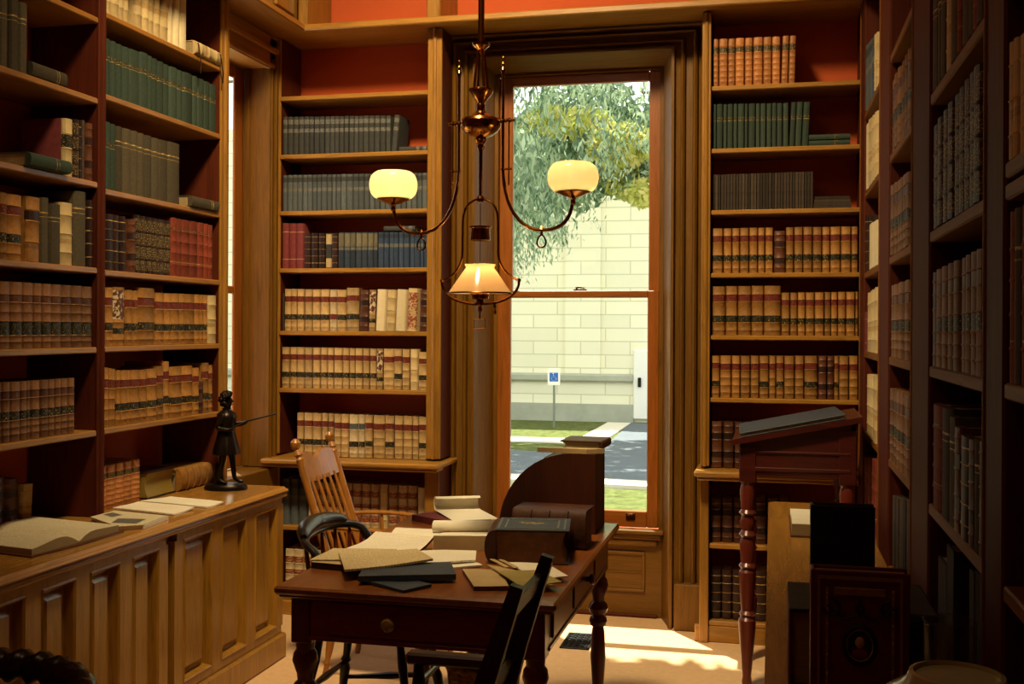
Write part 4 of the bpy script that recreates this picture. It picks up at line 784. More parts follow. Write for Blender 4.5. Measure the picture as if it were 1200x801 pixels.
# black captain's chair drawn up to the table, facing +x
c2 = thing('armchair', 'black low-backed captain armchair drawn up to the left side of the table', 'chair', (-1.5, 3.97, 0))
b = MB(); b.lathe([(.001, .425), (.20, .425), (.235, .435), (.24, .45), (.225, .462), (.15, .452), (.001, .448)], 'black_paint', Matrix.Translation((-1.47, 3.97, 0)), 28, sx=.95, sy=1.05); b.build('seat', c2)
def bow(t):                                            # t -1..1 round the U-shaped arm rail
    a = t*PI*.5; y = 3.97+.245*math.sin(a)*(1 if abs(t) < 1 else 1); x = -1.70+.0+.10*(1-math.cos(a))**1.0; return x, y
pts = []; rs = []
for k in range(29):
    t = -1.35+2.7*k/28; tt = max(-1, min(1, t)); x, y = bow(tt); z = .775
    if abs(t) > 1: e = abs(t)-1; x += e*.22; z -= e*.35; z -= .0
    z -= .03*(abs(tt)**3); pts.append((x, y, z)); rs.append(.019 if abs(t) < 1.0 else .02)
b = MB(); b.tube(pts, rs, 'black_paint', 12, flat=.75)
b.build('arm_rail', c2)
pts = []; rs = []
for k in range(15):
    t = -.62+1.24*k/14; x, y = bow(t); pts.append((x-.004, y, .785+.018*math.cos(t/.62*PI/2))); rs.append(.014+.020*math.cos(t/.62*PI/2)**.6 if abs(t) < .62 else .012)
MB().tube(pts, rs, 'black_paint', 12).build('crest_rail', c2)
for t in (-.95, -.68, -.40, -.13, .13, .40, .68, .95):
    x, y = bow(t); b = MB(); chair_spindle(b, (-1.47+(x+1.47)*.86, 3.97+(y-3.97)*.8, .455), (x, y, .76), .0085, 'redwood'); b.build('spindle', c2)
for sx, sy in ((-1, -1), (-1, 1), (1, -1), (1, 1)):
    b = MB(); b.turned((-1.46+.225*sx, 3.97+.215*sy, 0), (-1.46+.15*sx, 3.97+.15*sy, .44), tl, 'black_paint'); b.build('leg', c2)
b = MB()
for p0, p1 in (((-1.655, 3.785, .16), (-1.265, 3.785, .20)), ((-1.655, 4.155, .16), (-1.265, 4.155, .20)), ((-1.655, 3.785, .22), (-1.655, 4.155, .22)), ((-1.262, 3.785, .24), (-1.262, 4.155, .24))): b.turned(p0, p1, [(0, .008), (.3, .011), (.5, .015), (.7, .011), (1, .008)], 'black_paint', 8)
b.build('stretcher', c2)
# dark armchair in the foreground, turned to the left, seen from behind
c3 = thing('armchair', 'dark brown armchair seen from behind in front of the table', 'chair', (-.88, 2.5, 0))
MB().prism([(-1.13, 2.29), (-.65, 2.31), (-.65, 2.69), (-1.13, 2.71)], .425, .458, 'dark_chair').build('seat', c3)
for y, nm in ((2.335, 0), (2.665, 1)):
    p = [(-.655, y, .0), (-.668, y, .42), (-.645, y, .62), (-.603, y, .78), (-.532, y, .995)]
    b = MB(); v = []
    for i, (x, yy, z) in enumerate(p):
        w = (.020, .021, .022, .022, .015)[i]; dx, dz = (w, 0) if i < 2 else (w*.95, -w*.28)
        v += [(x-dx, yy-.014, z-dz), (x+dx, yy-.014, z+dz), (x+dx, yy+.014, z+dz), (x-dx, yy+.014, z-dz)]
    f = [(0, 1, 2, 3), (19, 18, 17, 16)]
    for i in range(4):
        for q in range(4): f.append((i*4+q, i*4+(q+1) % 4, i*4+4+(q+1) % 4, i*4+4+q))
    recalc(b.add(v, f, 'dark_chair').build('back_post', c3, smooth=20))
def slat(z0, z1, nm):
    X = lambda z: -.603+(z-.78)*.33
    b = MB(); b.add([(X(z)+dx-.004, y, z) for y in (2.348, 2.652) for z, dx in ((z0, -.009), (z1, -.009), (z1, .009), (z0, .009))], [(0, 1, 2, 3), (7, 6, 5, 4), (0, 4, 5, 1), (1, 5, 6, 2), (2, 6, 7, 3), (3, 7, 4, 0)], 'dark_chair'); recalc(b.build(nm, c3))
slat(.905, .955, 'crest_rail'); slat(.70, .74, 'back_rail')
for y in (2.325, 2.675):
    b = MB(); b.box(-.895, -.62, y-.02, y+.02, .705, .735, 'mahogany_dark', b=.006); b.turned((-.865, y, .455), (-.865, y, .714), tl, 'dark_chair', 10); b.build('arm', c3)
for y in (2.32, 2.68): b = MB(); b.turned((-1.11, y, 0), (-1.10, y, .43), tl, 'dark_chair'); b.build('leg', c3)
b = MB(); b.turned((-1.105, 2.33, .2), (-1.105, 2.67, .2), [(0, .008), (.5, .014), (1, .008)], 'dark_chair', 8); b.turned((-1.105, 2.32, .14), (-.66, 2.34, .14), [(0, .008), (.5, .012), (1, .008)], 'dark_chair', 8); b.turned((-1.105, 2.68, .14), (-.66, 2.66, .14), [(0, .008), (.5, .012), (1, .008)], 'dark_chair', 8); b.build('stretcher', c3)
# ribbed chair at the lower left corner
c4 = thing('armchair', 'black armchair with rope-ribbed curved back at the lower left corner', 'chair', (-1.50, 1.95, 0)); C4X = -1.635; C4Z = -.045
b = MB(); b.lathe([(.001, .42), (.24, .42), (.27, .44), (.26, .47), (.001, .48)], 'black_matte', Matrix.Translation((C4X, 1.90, 0)), 24); b.build('seat', c4)
def c4p(t): a = rad(-112+224*t); return (C4X-.285*math.sin(a)*-1, 1.90+.27*math.cos(a))
b = MB(); v = []; f = []; NS = 110; NP = 12
for k in range(NS+1):
    t = k/NS; x, y = c4p(t); zc = .80+C4Z+.035*math.sin(PI*t)-.06*(abs(t-.5)*2)**6
    a = rad(-112+224*t); nx, ny = math.sin(a), math.cos(a)
    for q in range(NP):
        an = 2*PI*q/NP; r = .030*(1+.20*math.sin(an*1.0+k*2*PI/5.5)); v.append((x+nx*r*math.cos(an), y+ny*r*math.cos(an), zc+r*math.sin(an)*1.1))
for k in range(NS):
    for q in range(NP): f.append((k*NP+q, k*NP+(q+1) % NP, (k+1)*NP+(q+1) % NP, (k+1)*NP+q))
f += [tuple(range(NP)), tuple(NS*NP+q for q in range(NP))]
recalc(b.add(v, f, 'black_paint').build('crest_rail', c4, smooth=60))
for k in range(9):
    x, y = c4p(.1+.1*k); b = MB(); chair_spindle(b, (C4X+(x-C4X)*.85, 1.90+(y-1.90)*.85, .46), (x, y, .79+C4Z), .012, 'black_paint'); b.build('spindle', c4)
for sx, sy in ((-1, -1), (-1, 1), (1, -1), (1, 1)): b = MB(); b.turned((C4X+.22*sx, 1.90+.22*sy, 0), (C4X+.17*sx, 1.90+.17*sy, .43), tl, 'black_paint'); b.build('leg', c4)

# waste basket under the table, floor vent
wb = thing('waste_basket', 'round wicker waste basket under the writing table', 'basket', (-1.04, 4.0, 0))
b = MB(); pr = []
for k in range(33):
    z = .30*k/32; pr.append((.105+.03*k/32+.004*math.cos(k*PI), z))
b.lathe(pr, 'wicker', Matrix.Translation((-1.04, 4.0, .002)), 40, cap=False); b.lathe([(.001, .004), (.104, .004)], 'wicker', Matrix.Translation((-1.04, 4.0, 0)), 24); b.build('basket_body', wb, smooth=0)
v = [(-1.04+.137*math.cos(a)*(1), 4.0+.137*math.sin(a), .302+.005*math.sin(a*18)) for a in [2*PI*k/108 for k in range(108)]]; MB().tube(v, .009, 'wicker', 7, closed=True).build('braided_rim', wb)
for k in range(24):
    a = 2*PI*k/24
    if k % 2 == 0: MB().tube([(-1.04+.107*math.cos(a), 4.0+.107*math.sin(a), .004), (-1.04+.137*math.cos(a), 4.0+.137*math.sin(a), .30)], .005, 'wicker', 6).build('stake', wb)
fv = thing('floor_vent', 'black ornate iron floor register below the window', 'vent', (-.93, 5.43, 0))
b = MB(); V0, V1, W0, W1 = -1.0, -.855, 5.30, 5.57
for q in ((V0, V1, W0, W0+.014), (V0, V1, W1-.014, W1), (V0, V0+.014, W0, W1), (V1-.014, V1, W0, W1)): b.box(q[0], q[1], q[2], q[3], 0.001, .008, 'iron', b=.002)
b.build('frame', fv); b = MB()
for k in range(7): y = W0+.03+.035*k; b.box(V0+.01, V1-.01, y, y+.007, .002, .006, 'iron')
for k in range(4): x = V0+.03+.03*k; b.box(x, x+.006, W0+.01, W1-.01, .002, .0065, 'iron')
for k in range(6):
    for j in range(3): b.tube([(V0+.043+.03*j+.009*math.cos(a), W0+.051+.035*k+.010*math.sin(a), .0055) for a in [2*PI*i/10 for i in range(10)]], .0018, 'iron', 5, closed=True)
b.build('grille', fv); MB().box(V0+.012, V1-.012, W0+.012, W1-.012, .0005, .0015, 'black_matte').build('duct_opening', fv)
# ================================================================== things on the left worktop
WT = .80
ob = thing('open_book', 'large open book with printed pages on the worktop at the left edge', 'book', (-2.55, 3.42, WT))
b = MB(); b.prism([(-2.745, 3.225), (-2.33, 3.14), (-2.30, 3.36), (-2.30, 3.62), (-2.735, 3.70)], WT, WT+.006, 'leather_brown'); b.build('cover', ob)
def leafblock(name, q, prof, mat):
    """page block between edges q[0]-q[1] (gutter) and q[2]-q[3] (fore-edge), domed by prof"""
    b = MB(); v = []; n = len(prof)
    for k, z in enumerate(prof):
        t = k/(n-1); A = (q[0][0]*(1-t)+q[3][0]*t, q[0][1]*(1-t)+q[3][1]*t); B = (q[1][0]*(1-t)+q[2][0]*t, q[1][1]*(1-t)+q[2][1]*t)
        v += [A+(WT+.006,), A+(WT+.006+z,), B+(WT+.006+z,), B+(WT+.006,)]
    o = len(v); b.add(v, [(4*k+1, 4*k+2, 4*k+6, 4*k+5) for k in range(n-1)], mat)
    b.f += [(4*k, 4*k+1, 4*k+5, 4*k+4) for k in range(n-1)]+[(4*k+2, 4*k+3, 4*k+7, 4*k+6) for k in range(n-1)]+[(0, 3, 2, 1), (4*n-4, 4*n-3, 4*n-2, 4*n-1)]
    b.mi += [b.slot('paper_edge')]*(2*(n-1)+2); return recalc(b.build(name, ob, smooth=25))
leafblock('left_pages', [(-2.735, 3.44), (-2.325, 3.385), (-2.34, 3.155), (-2.735, 3.235)], [.004, .020, .031, .035, .034, .030, .026, .022, .020], 'print_paper')
leafblock('right_pages', [(-2.735, 3.445), (-2.325, 3.39), (-2.315, 3.61), (-2.73, 3.69)], [.004, .018, .026, .028, .027, .026, .024, .023, .022], 'print_paper')
pb = thing('photo_booklet', 'open pale booklet with two grey photographs on the worktop', 'booklet', (-2.45, 3.80, WT))
q = [(-2.335, 3.645), (-2.555, 3.80), (-2.55, 3.955), (-2.285, 3.90), (-2.265, 3.70)]
b = MB(); b.prism(q, WT+.001, WT+.015, 'paper_white'); b.prism([(x-.01*(x+2.45), y-.01) for x, y in q], WT+.0155, WT+.018, 'print_paper'); b.build('pages', pb)
b = MB(); b.add([(-2.40, 3.695, WT+.0188), (-2.30, 3.70, WT+.0188), (-2.32, 3.80, WT+.0188), (-2.43, 3.785, WT+.0188)], [(0, 1, 2, 3)], 'lab_white'); b.build('photograph', pb, smooth=0)
b = MB(); b.add([(-2.535, 3.845, WT+.0188), (-2.47, 3.805, WT+.0188), (-2.46, 3.86, WT+.0188), (-2.53, 3.90, WT+.0188)], [(0, 1, 2, 3)], 'lab_white'); b.build('photograph', pb, smooth=0)
sheet('paper_sheet', [(-2.635, 4.065), (-2.61, 4.21), (-2.305, 4.135), (-2.315, 3.985)], WT, .006, 'pale_script', 'nearer of two pale folded papers on the left worktop', 'paper', .006)
sheet('paper_sheet', [(-2.625, 4.255), (-2.56, 4.385), (-2.262, 4.30), (-2.275, 4.18)], WT, .006, 'paper_white', 'farther of two pale folded papers on the worktop, nearer the statuette', 'paper', .004)
# big volumes lying at the back of the worktop in the far bay
k1 = thing('book_set', 'row of short brown volumes, tops slanting, behind papers on left worktop', 'book', (-2.70, 4.13, WT))
bpy.data.objects.remove(k1)
for k in range(5):
    y0 = 3.995+.062*k
    make_book('O', .059, .178, .16, 'short brown volume, %s from left, low row on left worktop behind papers' % ordn(k), 'short volumes on the left worktop', TR((-2.66, y0+.03, WT+.002), PI/2))
tome('book', 'big book lying flat with gilt fore-edge outward behind the papers', .235, .20, .115, TR((-2.835, 4.445, WT+.002), 0), 'leather_dark', .006, None, 'gilt_edge', 0, .4)
tome('book', 'big tan leather book lying flat with its spine outward beside statuette', .285, .19, .10, TR((-2.615, 4.715, WT+.002), PI), 'calf_amber', .006, None, 'paper_edge', 4, .5)

# ---- bronze statuette of a standing figure with a long gun
st = thing('statuette', 'dark bronze statuette of a standing figure pointing a thin rod', 'statuette', (-2.46, 4.70, WT), rad(13))
MB().lathe([(.001, 0), (.098, 0), (.10, .006), (.096, .018), (.088, .026), (.001, .028)], 'bronze', None, 32, sx=1.0, sy=.72).build('base', st, world=False)
def skin_mesh(name, nodes, edges, mat, parent, root=0, sub=2):
    me = bpy.data.meshes.new(name); me.from_pydata([n[0] for n in nodes], edges, []); o = bpy.data.objects.new(name, me); COL.objects.link(o)
    m = o.modifiers.new('s', 'SKIN'); m.use_smooth_shade = True
    for i, n in enumerate(nodes):
        r = n[1] if isinstance(n[1], tuple) else (n[1], n[1]); me.skin_vertices[0].data[i].radius = r; me.skin_vertices[0].data[i].use_root = i == root
    s = o.modifiers.new('d', 'SUBSURF'); s.levels = s.render_levels = sub
    dg = bpy.context.evaluated_depsgraph_get(); me2 = bpy.data.meshes.new_from_object(o.evaluated_get(dg)); me2.materials.append(M[mat]); me2.polygons.foreach_set('use_smooth', [True]*len(me2.polygons))
    o.modifiers.clear(); o.data = me2; bpy.data.meshes.remove(me)
    if parent: o.parent = parent
    return o
K = .40/1.75                                            # figure scale: 40 cm tall, modelled at life size
B0 = .028
def S(x, y, z): return (x*K, y*K, B0+z*K)
nd = [(S(0, 0, .95), (.15*K, .12*K)), (S(.0, 0, 1.15), (.135*K, .11*K)), (S(.01, 0, 1.34), (.17*K, .13*K)), (S(.01, 0, 1.46), (.09*K, .08*K)), (S(.02, 0, 1.53), .058*K), (S(.04, 0, 1.60), (.085*K, .075*K)), (S(.045, 0, 1.70), (.09*K, .08*K)), (S(.04, 0, 1.76), .05*K),
      (S(.0, -.20, 1.38), .07*K), (S(-.12, -.24, 1.14), .058*K), (S(.10, -.25, 1.10), .045*K), (S(.20, -.16, 1.13), .035*K),
      (S(.0, .20, 1.38), .07*K), (S(.10, .26, 1.16), .058*K), (S(.30, .16, 1.20), .045*K), (S(.40, .10, 1.24), .034*K),
      (S(.0, -.10, .86), .105*K), (S(-.04, -.11, .50), .072*K), (S(-.12, -.12, .10), .048*K), (S(-.02, -.13, .03), .042*K), (S(.07, -.14, .025), .03*K),
      (S(.02, .10, .86), .105*K), (S(.10, .12, .50), .072*K), (S(.14, .12, .10), .048*K), (S(.24, .13, .03), .042*K), (S(.33, .13, .025), .03*K)]
ed = [(0, 1), (1, 2), (2, 3), (3, 4), (4, 5), (5, 6), (6, 7), (2, 8), (8, 9), (9, 10), (10, 11), (2, 12), (12, 13), (13, 14), (14, 15), (0, 16), (16, 17), (17, 18), (18, 19), (19, 20), (0, 21), (21, 22), (22, 23), (23, 24), (24, 25)]
fig = skin_mesh('figure', nd, ed, 'bronze', st)
b = MB(); pr = [(.31, .60), (.30, .70), (.26, .84), (.21, 1.00), (.19, 1.10), (.205, 1.2), (.235, 1.32), (.22, 1.41), (.10, 1.49)]
v = []; n = 40
for r, z in pr:
    for k in range(n):
        a = 2*PI*k/n; rr = r*(1+.06*math.sin(a*9)*max(0, (1.0-z)/.4)); v.append((rr*math.cos(a)*.86*K+.01*K, rr*math.sin(a)*1.0*K, B0+z*K))
b.add(v, [(i*n+k, i*n+(k+1) % n, (i+1)*n+(k+1) % n, (i+1)*n+k) for i in range(len(pr)-1) for k in range(n)], 'bronze'); b.build('coat', st, world=False, smooth=60)
b = MB()
for k in range(110):                                    # thick curly hair under a soft cap
    a = random.uniform(0, 2*PI); e = random.uniform(-1.15, 1.5); x, y, z = math.cos(a)*math.cos(e), math.sin(a)*math.cos(e), math.sin(e)
    if x > .30 and z < .55: continue
    p = Vector(S(.01+.135*x, .135*y, 1.70+.15*z)); r = random.uniform(.030, .046)*K
    b.lathe([(.001, -r), (r*.8, -r*.6), (r, 0), (r*.8, r*.6), (.001, r)], 'bronze', Matrix.Translation(p), 8)
b.build('hair', st, world=False, smooth=60)
b = MB(); b.lathe([(.20*K, 0), (.19*K, .02*K), (.13*K, .07*K), (.10*K, .12*K), (.115*K, .15*K), (.09*K, .15*K)], 'bronze', Matrix.Translation(S(.01, 0, 1.38)), 18, sx=.8, sy=1); b.build('collar', st, world=False, smooth=60)
b = MB(); b.lathe([(.001, -.018*K), (.016*K, -.012*K), (.012*K, .03*K), (.001, .036*K)], 'bronze', Matrix.Translation(S(.135, 0, 1.655)), 8); b.lathe([(.001, -.01*K), (.012*K, 0), (.001, .01*K)], 'bronze', Matrix.Translation(S(.125, 0, 1.60)), 8); b.build('face_features', st, world=False, smooth=60)
MB().tube([S(.05, -.05, 1.10), S(.40, .10, 1.255), S(.98, .16, 1.40)], [.022*K, .020*K, .014*K], 'bronze', 8).build('rod', st, world=False)
MB().tube([S(-.16, .0, .0), S(-.15, .0, .35), S(-.11, .0, .44)], [.10*K, .085*K, .02*K], 'bronze', 10).build('stump', st, world=False)

# ================================================================== sloping reading desk
lc = thing('reading_desk', 'dark standing reading desk with sloping top by the right wall', 'desk', (.1, 5.1, 0))
LX0, LX1, LY0, LY1 = -.132, .345, 4.88, 5.36
def lz(x): return 1.068+(x+.16)*.205
b = MB(); XZp = XZ
poly = [(-.165, lz(-.165)-.012), (.372, lz(.372)-.012), (.372, lz(.372)+.012), (-.165, lz(-.165)+.012)]
recalc(b.prism(poly, LY0-.03, LY1+.03, 'mahogany_dark', XZ).build('sloping_top', lc, smooth=0))
b = MB(); body = [(LX0, .93), (LX1, .93), (LX1, lz(LX1)-.013), (LX0, lz(LX0)-.013)]
b.prism(body, LY0, LY0+.018, 'mahogany_dark', XZ); b.prism(body, LY1-.018, LY1, 'mahogany_dark', XZ); b.box(LX0, LX0+.016, LY0, LY1, .93, lz(LX0)-.015, 'mahogany_dark'); b.box(LX1-.016, LX1, LY0, LY1, .93, lz(LX1)-.015, 'mahogany_dark'); b.box(LX0, LX1, LY0, LY1, .922, .932, 'mahogany_dark')
b.box(LX0+.06, LX1-.02, LY0-.006, LY0+.002, .945, .962, 'mahogany_dark', b=.003); b.box(LX0+.06, LX1-.02, LY0-.006, LY0+.002, 1.02, 1.032, 'mahogany_dark', b=.003); recalc(b.build('body', lc, smooth=0))
lp = [(0, .016), (.03, .022), (.06, .018), (.10, .022), (.20, .030), (.28, .036), (.33, .038), (.345, .028), (.36, .036), (.375, .026), (.42, .030), (.50, .034), (.56, .036), (.575, .028), (.59, .038), (.605, .028), (.70, .034), (.725, .026), (.74, .038), (.76, .026), (.80, .034), (.83, .026), (.845, .038), (.86, .028), (.95, .034), (.98, .028), (1, .036)]
for x, y in ((LX0+.032, LY0+.032), (LX1-.032, LY0+.032), (LX0+.032, LY1-.032), (LX1-.032, LY1-.032)):
    b = MB(); b.turned((x, y, 0), (x, y, .90), lp, 'redwood', 18); b.box(x-.036, x+.036, y-.036, y+.036, .895, 1.05 if x < 0 else 1.13, 'mahogany_dark', b=.004); b.build('leg', lc)
fo = thing('folio', 'large grey folio lying on the sloping reading desk', 'book', (.08, 5.12, lz(.08)+.014)); fo.rotation_euler = (0, -math.atan(.205), rad(2))
MB().box(-.222, .222, -.258, .235, .0, .006, 'slate_cover', b=.002).build('lower_cover', fo, world=False); MB().box(-.218, .214, -.252, .23, .006, .016, 'paper_edge').build('pages', fo, world=False); MB().box(-.224, .224, -.26, .237, .016, .022, 'slate_cover', b=.003).build('upper_cover', fo, world=False)

# ================================================================== narrow display table on the right and what stands on it
dt = thing('side_table', 'narrow brown oak table along the right bookcase', 'table', (.14, 3.0, 0))
b = MB(); b.prism([(-.012, 1.05), (.345, 1.05), (.345, 4.79), (.015, 4.79), (-.012, 4.765)], .80, .83, 'oak_top'); b.build('tabletop', dt)
b = MB(); b.box(.012, .028, 1.10, 4.76, .62, .80, 'oak_cab'); b.box(.315, .33, 1.10, 4.76, .62, .80, 'oak_cab'); b.box(.012, .33, 4.745, 4.76, .62, .80, 'oak_cab'); b.box(.012, .33, 1.10, 1.115, .62, .80, 'oak_cab'); b.build('apron', dt)
for y in (1.14, 2.9, 4.72):
    for x in (.035, .305): MB().box(x-.025, x+.025, y-.025, y+.025, 0, .80, 'oak_cab', b=.005).build('leg', dt)
RT = .83
wb2 = thing('open_book', 'white open book lying on the far end of the narrow side table', 'book', (.14, 4.2, RT))
b = MB(); b.box(.065, .27, 3.98, 4.42, RT, RT+.005, 'leather_brown'); b.build('cover', wb2); b = MB(); pr = [(.072, RT+.006), (.265, RT+.006), (.265, RT+.04), (.072, RT+.04)]
b.box(.07, .265, 3.985, 4.19, RT+.006, RT+.045, 'paper_edge'); b.box(.07, .265, 4.20, 4.415, RT+.006, RT+.03, 'paper_edge'); b.box(.07, .265, 3.985, 4.19, RT+.0455, RT+.047, 'paper_white'); b.box(.07, .265, 4.20, 4.415, RT+.0305, RT+.032, 'paper_white'); b.build('pages', wb2, smooth=0)
def standing(name, label, cat, x0, x1, y0, th, h, cover, lean=0):
    r = thing(name, label, cat, (x0, y0, RT)); r.rotation_euler = (rad(lean), 0, 0); W = x1-x0
    b = MB(); b.box(0, W, 0, .006, 0.002, h, cover, b=.002); b.box(0, W, th-.006, th, .002, h, cover, b=.002); b.box(0, .008, .004, th-.004, .002, h, cover, b=.002); b.build('cover', r, world=False)
    MB().box(.009, W-.006, .0065, th-.0065, .006, h-.006, 'paper_edge').build('page_block', r, world=False, smooth=0); return r
standing('folio', 'plain black folio standing upright on the narrow side table', 'book', .09, .235, 2.70, .05, .31, 'black_matte')
standing('folio', 'lower dark folio standing between the plain black folio and ornate album', 'book', .095, .25, 2.36, .06, .222, 'leather_dark')
al = standing('album', 'ornate maroon album with oval cameo standing at the lower right', 'album', .068, .234, 2.02, .05, .30, 'album_maroon')
b = MB(); W, Hh = .166, .30
for q in ((.012, W-.012, .285, .291), (.012, W-.012, .012, .018), (.012, .016, .018, .285), (W-.016, W-.012, .018, .285)): b.box(q[0], q[1], -.0025, 0, q[2], q[3], 'album_tan')
b.box(.04, W-.04, -.003, 0, .258, .272, 'album_tan', b=.002)
b.box(.026, .030, -.0025, 0, .03, .27, 'gilt'); b.box(W-.030, W-.026, -.0025, 0, .03, .27, 'gilt')
for sx in (-1, 1):
    for zc, dz in ((.235, -1), (.075, 1)):
        pts = [(W/2+sx*(.052-.022*(k/14)*math.cos(k*.55)), -.002, zc+dz*(-.018*(k/14)*math.sin(k*.55))) for k in range(15)]; b.tube(pts, .0035, 'black_matte', 6, flat=.5)
        b.tube([(W/2+sx*.05, -.002, zc), (W/2+sx*.03, -.002, zc+dz*.018), (W/2+sx*.008, -.002, zc+dz*.012)], .003, 'black_matte', 6, flat=.5)
b.tube([(W/2, -.002, .25), (W/2-.006, -.002, .236), (W/2, -.002, .222), (W/2+.006, -.002, .236)], .003, 'black_matte', 6, closed=True)
b.build('tooled_decoration', al, world=False)
RYX = Matrix.Rotation(PI/2, 4, 'X')
b = MB(); T0 = Matrix.Translation((W/2, 0, .172)) @ RYX
b.lathe([(.026, 0), (.030, .004), (.034, .003), (.037, .0)], 'black_matte', T0, 32, sx=.82, sy=1); b.lathe([(.0255, .001), (.027, .0045), (.0285, .001)], 'gilt', T0, 32, sx=.82, sy=1)
b.build('cameo_frame', al, world=False)
b = MB(); b.lathe([(.0004, .0020), (.0255, .0018)], 'leather_dark', T0, 28, sx=.82, sy=1, cap=False); b.lathe([(.001, .004), (.008, .003), (.0105, .0015)], 'cream', T0 @ Matrix.Translation((0, .005, 0)), 18, sx=.8, sy=1.05); b.lathe([(.001, .003), (.010, .0025), (.014, .0016)], 'cloth_red', T0 @ Matrix.Translation((.0, -.014, 0)), 18, sx=1.05, sy=.7); b.build('cameo', al, world=False)
tb2 = thing('book', 'stout red book with grey top edge standing half behind the ornate album', 'book', (.035, 2.42, RT))
MB().box(0, .06, -.14, .13, .0, .006, 'black_matte').build('book_stand', tb2, world=False)
b = MB(); b.box(0, .006, -.12, .12, .007, .158, 'cloth_rust', b=.002); b.box(.049, .055, -.12, .12, .007, .158, 'cloth_rust', b=.002); b.box(.001, .054, .115, .122, .007, .158, 'cloth_rust', b=.002); b.build('cover', tb2, world=False)
MB().box(.0065, .0485, -.112, .113, .010, .152, 'paper_edge').build('page_block', tb2, world=False); MB().box(.0005, .0545, -.121, .121, .1585, .1615, 'slate_cover').build('top_edge', tb2, world=False)
bx = thing('storage_box', 'black box with lid greyed as reflected light, right of the ornate album', 'box', (.298, 2.53, RT))
MB().box(-.022, .032, -.14, .14, 0, .125, 'black_matte', b=.003).build('box_body', bx, world=False); MB().box(-.024, .034, -.142, .142, .125, .142, 'slate_cover', b=.004).build('lid', bx, world=False)  # grey lid colour stands for light reflected on the black top
jr = thing('glass_jar', 'clear glass jar holding paper slips behind the lamp globe', 'jar', (.258, 1.75, RT))
b = MB(); b.lathe([(.001, 0), (.034, 0), (.037, .004), (.0375, .285), (.039, .292), (.036, .292), (.0345, .285), (.034, .012), (.001, .010)], 'jar_glass', None, 28); b.build('jar_wall', jr, world=False)
for k, (x, y, tl_, m_) in enumerate(((-.012, .0, 4, 'paper_tan'), (.012, -.008, -5, 'pamphlet_paper'), (0, .014, 2, 'cloth_rust'))):
    o = MB().box(-.011, .011, -.001, .001, 0, .21, m_).build('paper_slip', None, smooth=0); o.matrix_basis = TR((.258+x, 1.75+y, RT+.0125), rad(30*k)) @ Matrix.Rotation(rad(tl_), 4, 'Y')
    tag(o, ('tan paper slip standing in the glass jar', 'dark paper slip standing in the glass jar', 'red paper slip standing in the glass jar')[k], 'paper')
# table lamp with a greenish glass globe, unlit
gl = thing('table_lamp', 'unlit table lamp with pale green glass globe at lower right corner', 'lamp', (.192, 1.25, RT))
MB().lathe([(.001, 0), (.062, 0), (.064, .012), (.05, .022), (.02, .032), (.014, .06), (.022, .09), (.05, .11), (.06, .135), (.05, .155), (.03, .17), (.06, .178), (.062, .186), (.04, .186), (.001, .182)], 'brass_dark', None, 28).build('base', gl, world=False)
fleck('olive_glass', '#b4b688', .18, .05, 3, 0, .6, bump=0)
MB().lathe([(.055, .187), (.085, .20), (.105, .235), (.108, .27), (.098, .305), (.075, .333), (.056, .345), (.051, .350), (.048, .358), (.044, .359), (.043, .35), (.054, .338), (.073, .327), (.094, .30), (.103, .27), (.10, .238), (.08, .206)], 'olive_glass', None, 40, cap=False).lathe([(.0004, .3555), (.0432, .354)], 'olive_glass', None, 40, cap=False).build('globe', gl, world=False)
MB().lathe([(.001, .183), (.018, .186), (.018, .25), (.014, .262), (.001, .264)], 'brass_dark', None, 16).build('burner', gl, world=False)

# ================================================================== outside
GZ = -.8
struct(MB().box(-9, -3.15, 2.0, 9.5, GZ-.1, GZ+.03, 'concrete').build('bounce_slab', smooth=0))  # pale slab added outside the left window to bounce sunlight indoors
struct(MB().box(-60, 40, 6.2, 75, GZ-.2, GZ, 'grass_green').build('lawn', smooth=0))
b = MB(); b.prism([(-9.0, 17.6), (6, 15.9), (6, 27.6), (-3.42, 27.6), (-3.2, 20.6), (-9.0, 21.2)], GZ-.05, GZ+.02, 'asphalt'); struct(b.build('driveway', smooth=0))
b = MB(); b.prism([(-9.0, 17.1), (6, 15.3), (6, 15.95), (-9.0, 17.65)], GZ-.05, GZ+.06, 'concrete'); b.prism([(-9, 22.6), (-3.7, 22.4), (-3.7, 23.3), (-9, 23.5)], GZ-.05, GZ+.02, 'concrete'); b.prism([(-4.0, 22.4), (-3.42, 20.6), (-3.42, 27.6), (-4.0, 27.6)], GZ-.05, GZ+.025, 'concrete'); struct(b.build('path', smooth=0))
bd = thing('stone_building', 'pale stone block building across the drive outside the window', 'building', (-6, 28, GZ))
b = MB(); b.box(-26, 12, 28.0, 34, GZ, 7.0, 'stone_block'); b.box(-5.15, -4.25, 27.9, 28.05, .42, 7.0, 'stone_block'); b.build('wall', bd, smooth=0)
b = MB(); b.box(-26, -3.40, 27.86, 28.05, .20, .42, 'stone_dark', b=.05); b.box(-26, -3.40, 27.9, 28.05, GZ, -.35, 'stone_dark'); b.build('string_course', bd)
d = MB().box(-3.40, -2.0, 27.88, 28.02, GZ+.08, 1.04, 'white_paint', b=.03).build('door', bd)
b = MB(); b.box(-3.28, -3.20, 27.82, 27.88, .10, .34, 'iron', b=.01); b.build('handle', d).location = -Vector(bd.location)
sg = thing('parking_sign', 'blue and white accessible parking sign on a post outside', 'sign', (-5.06, 26.0, GZ))
MB().tube([(0, 0, 0), (0, 0, 1.25)], .028, 'post_metal', 10).build('post', sg, world=False)
PZ = 1.21
b = MB(); b.box(-.15, .15, -.045, -.03, PZ-.2, PZ+.2, 'white_paint', b=.01); b.build('sign_plate', sg, world=False)
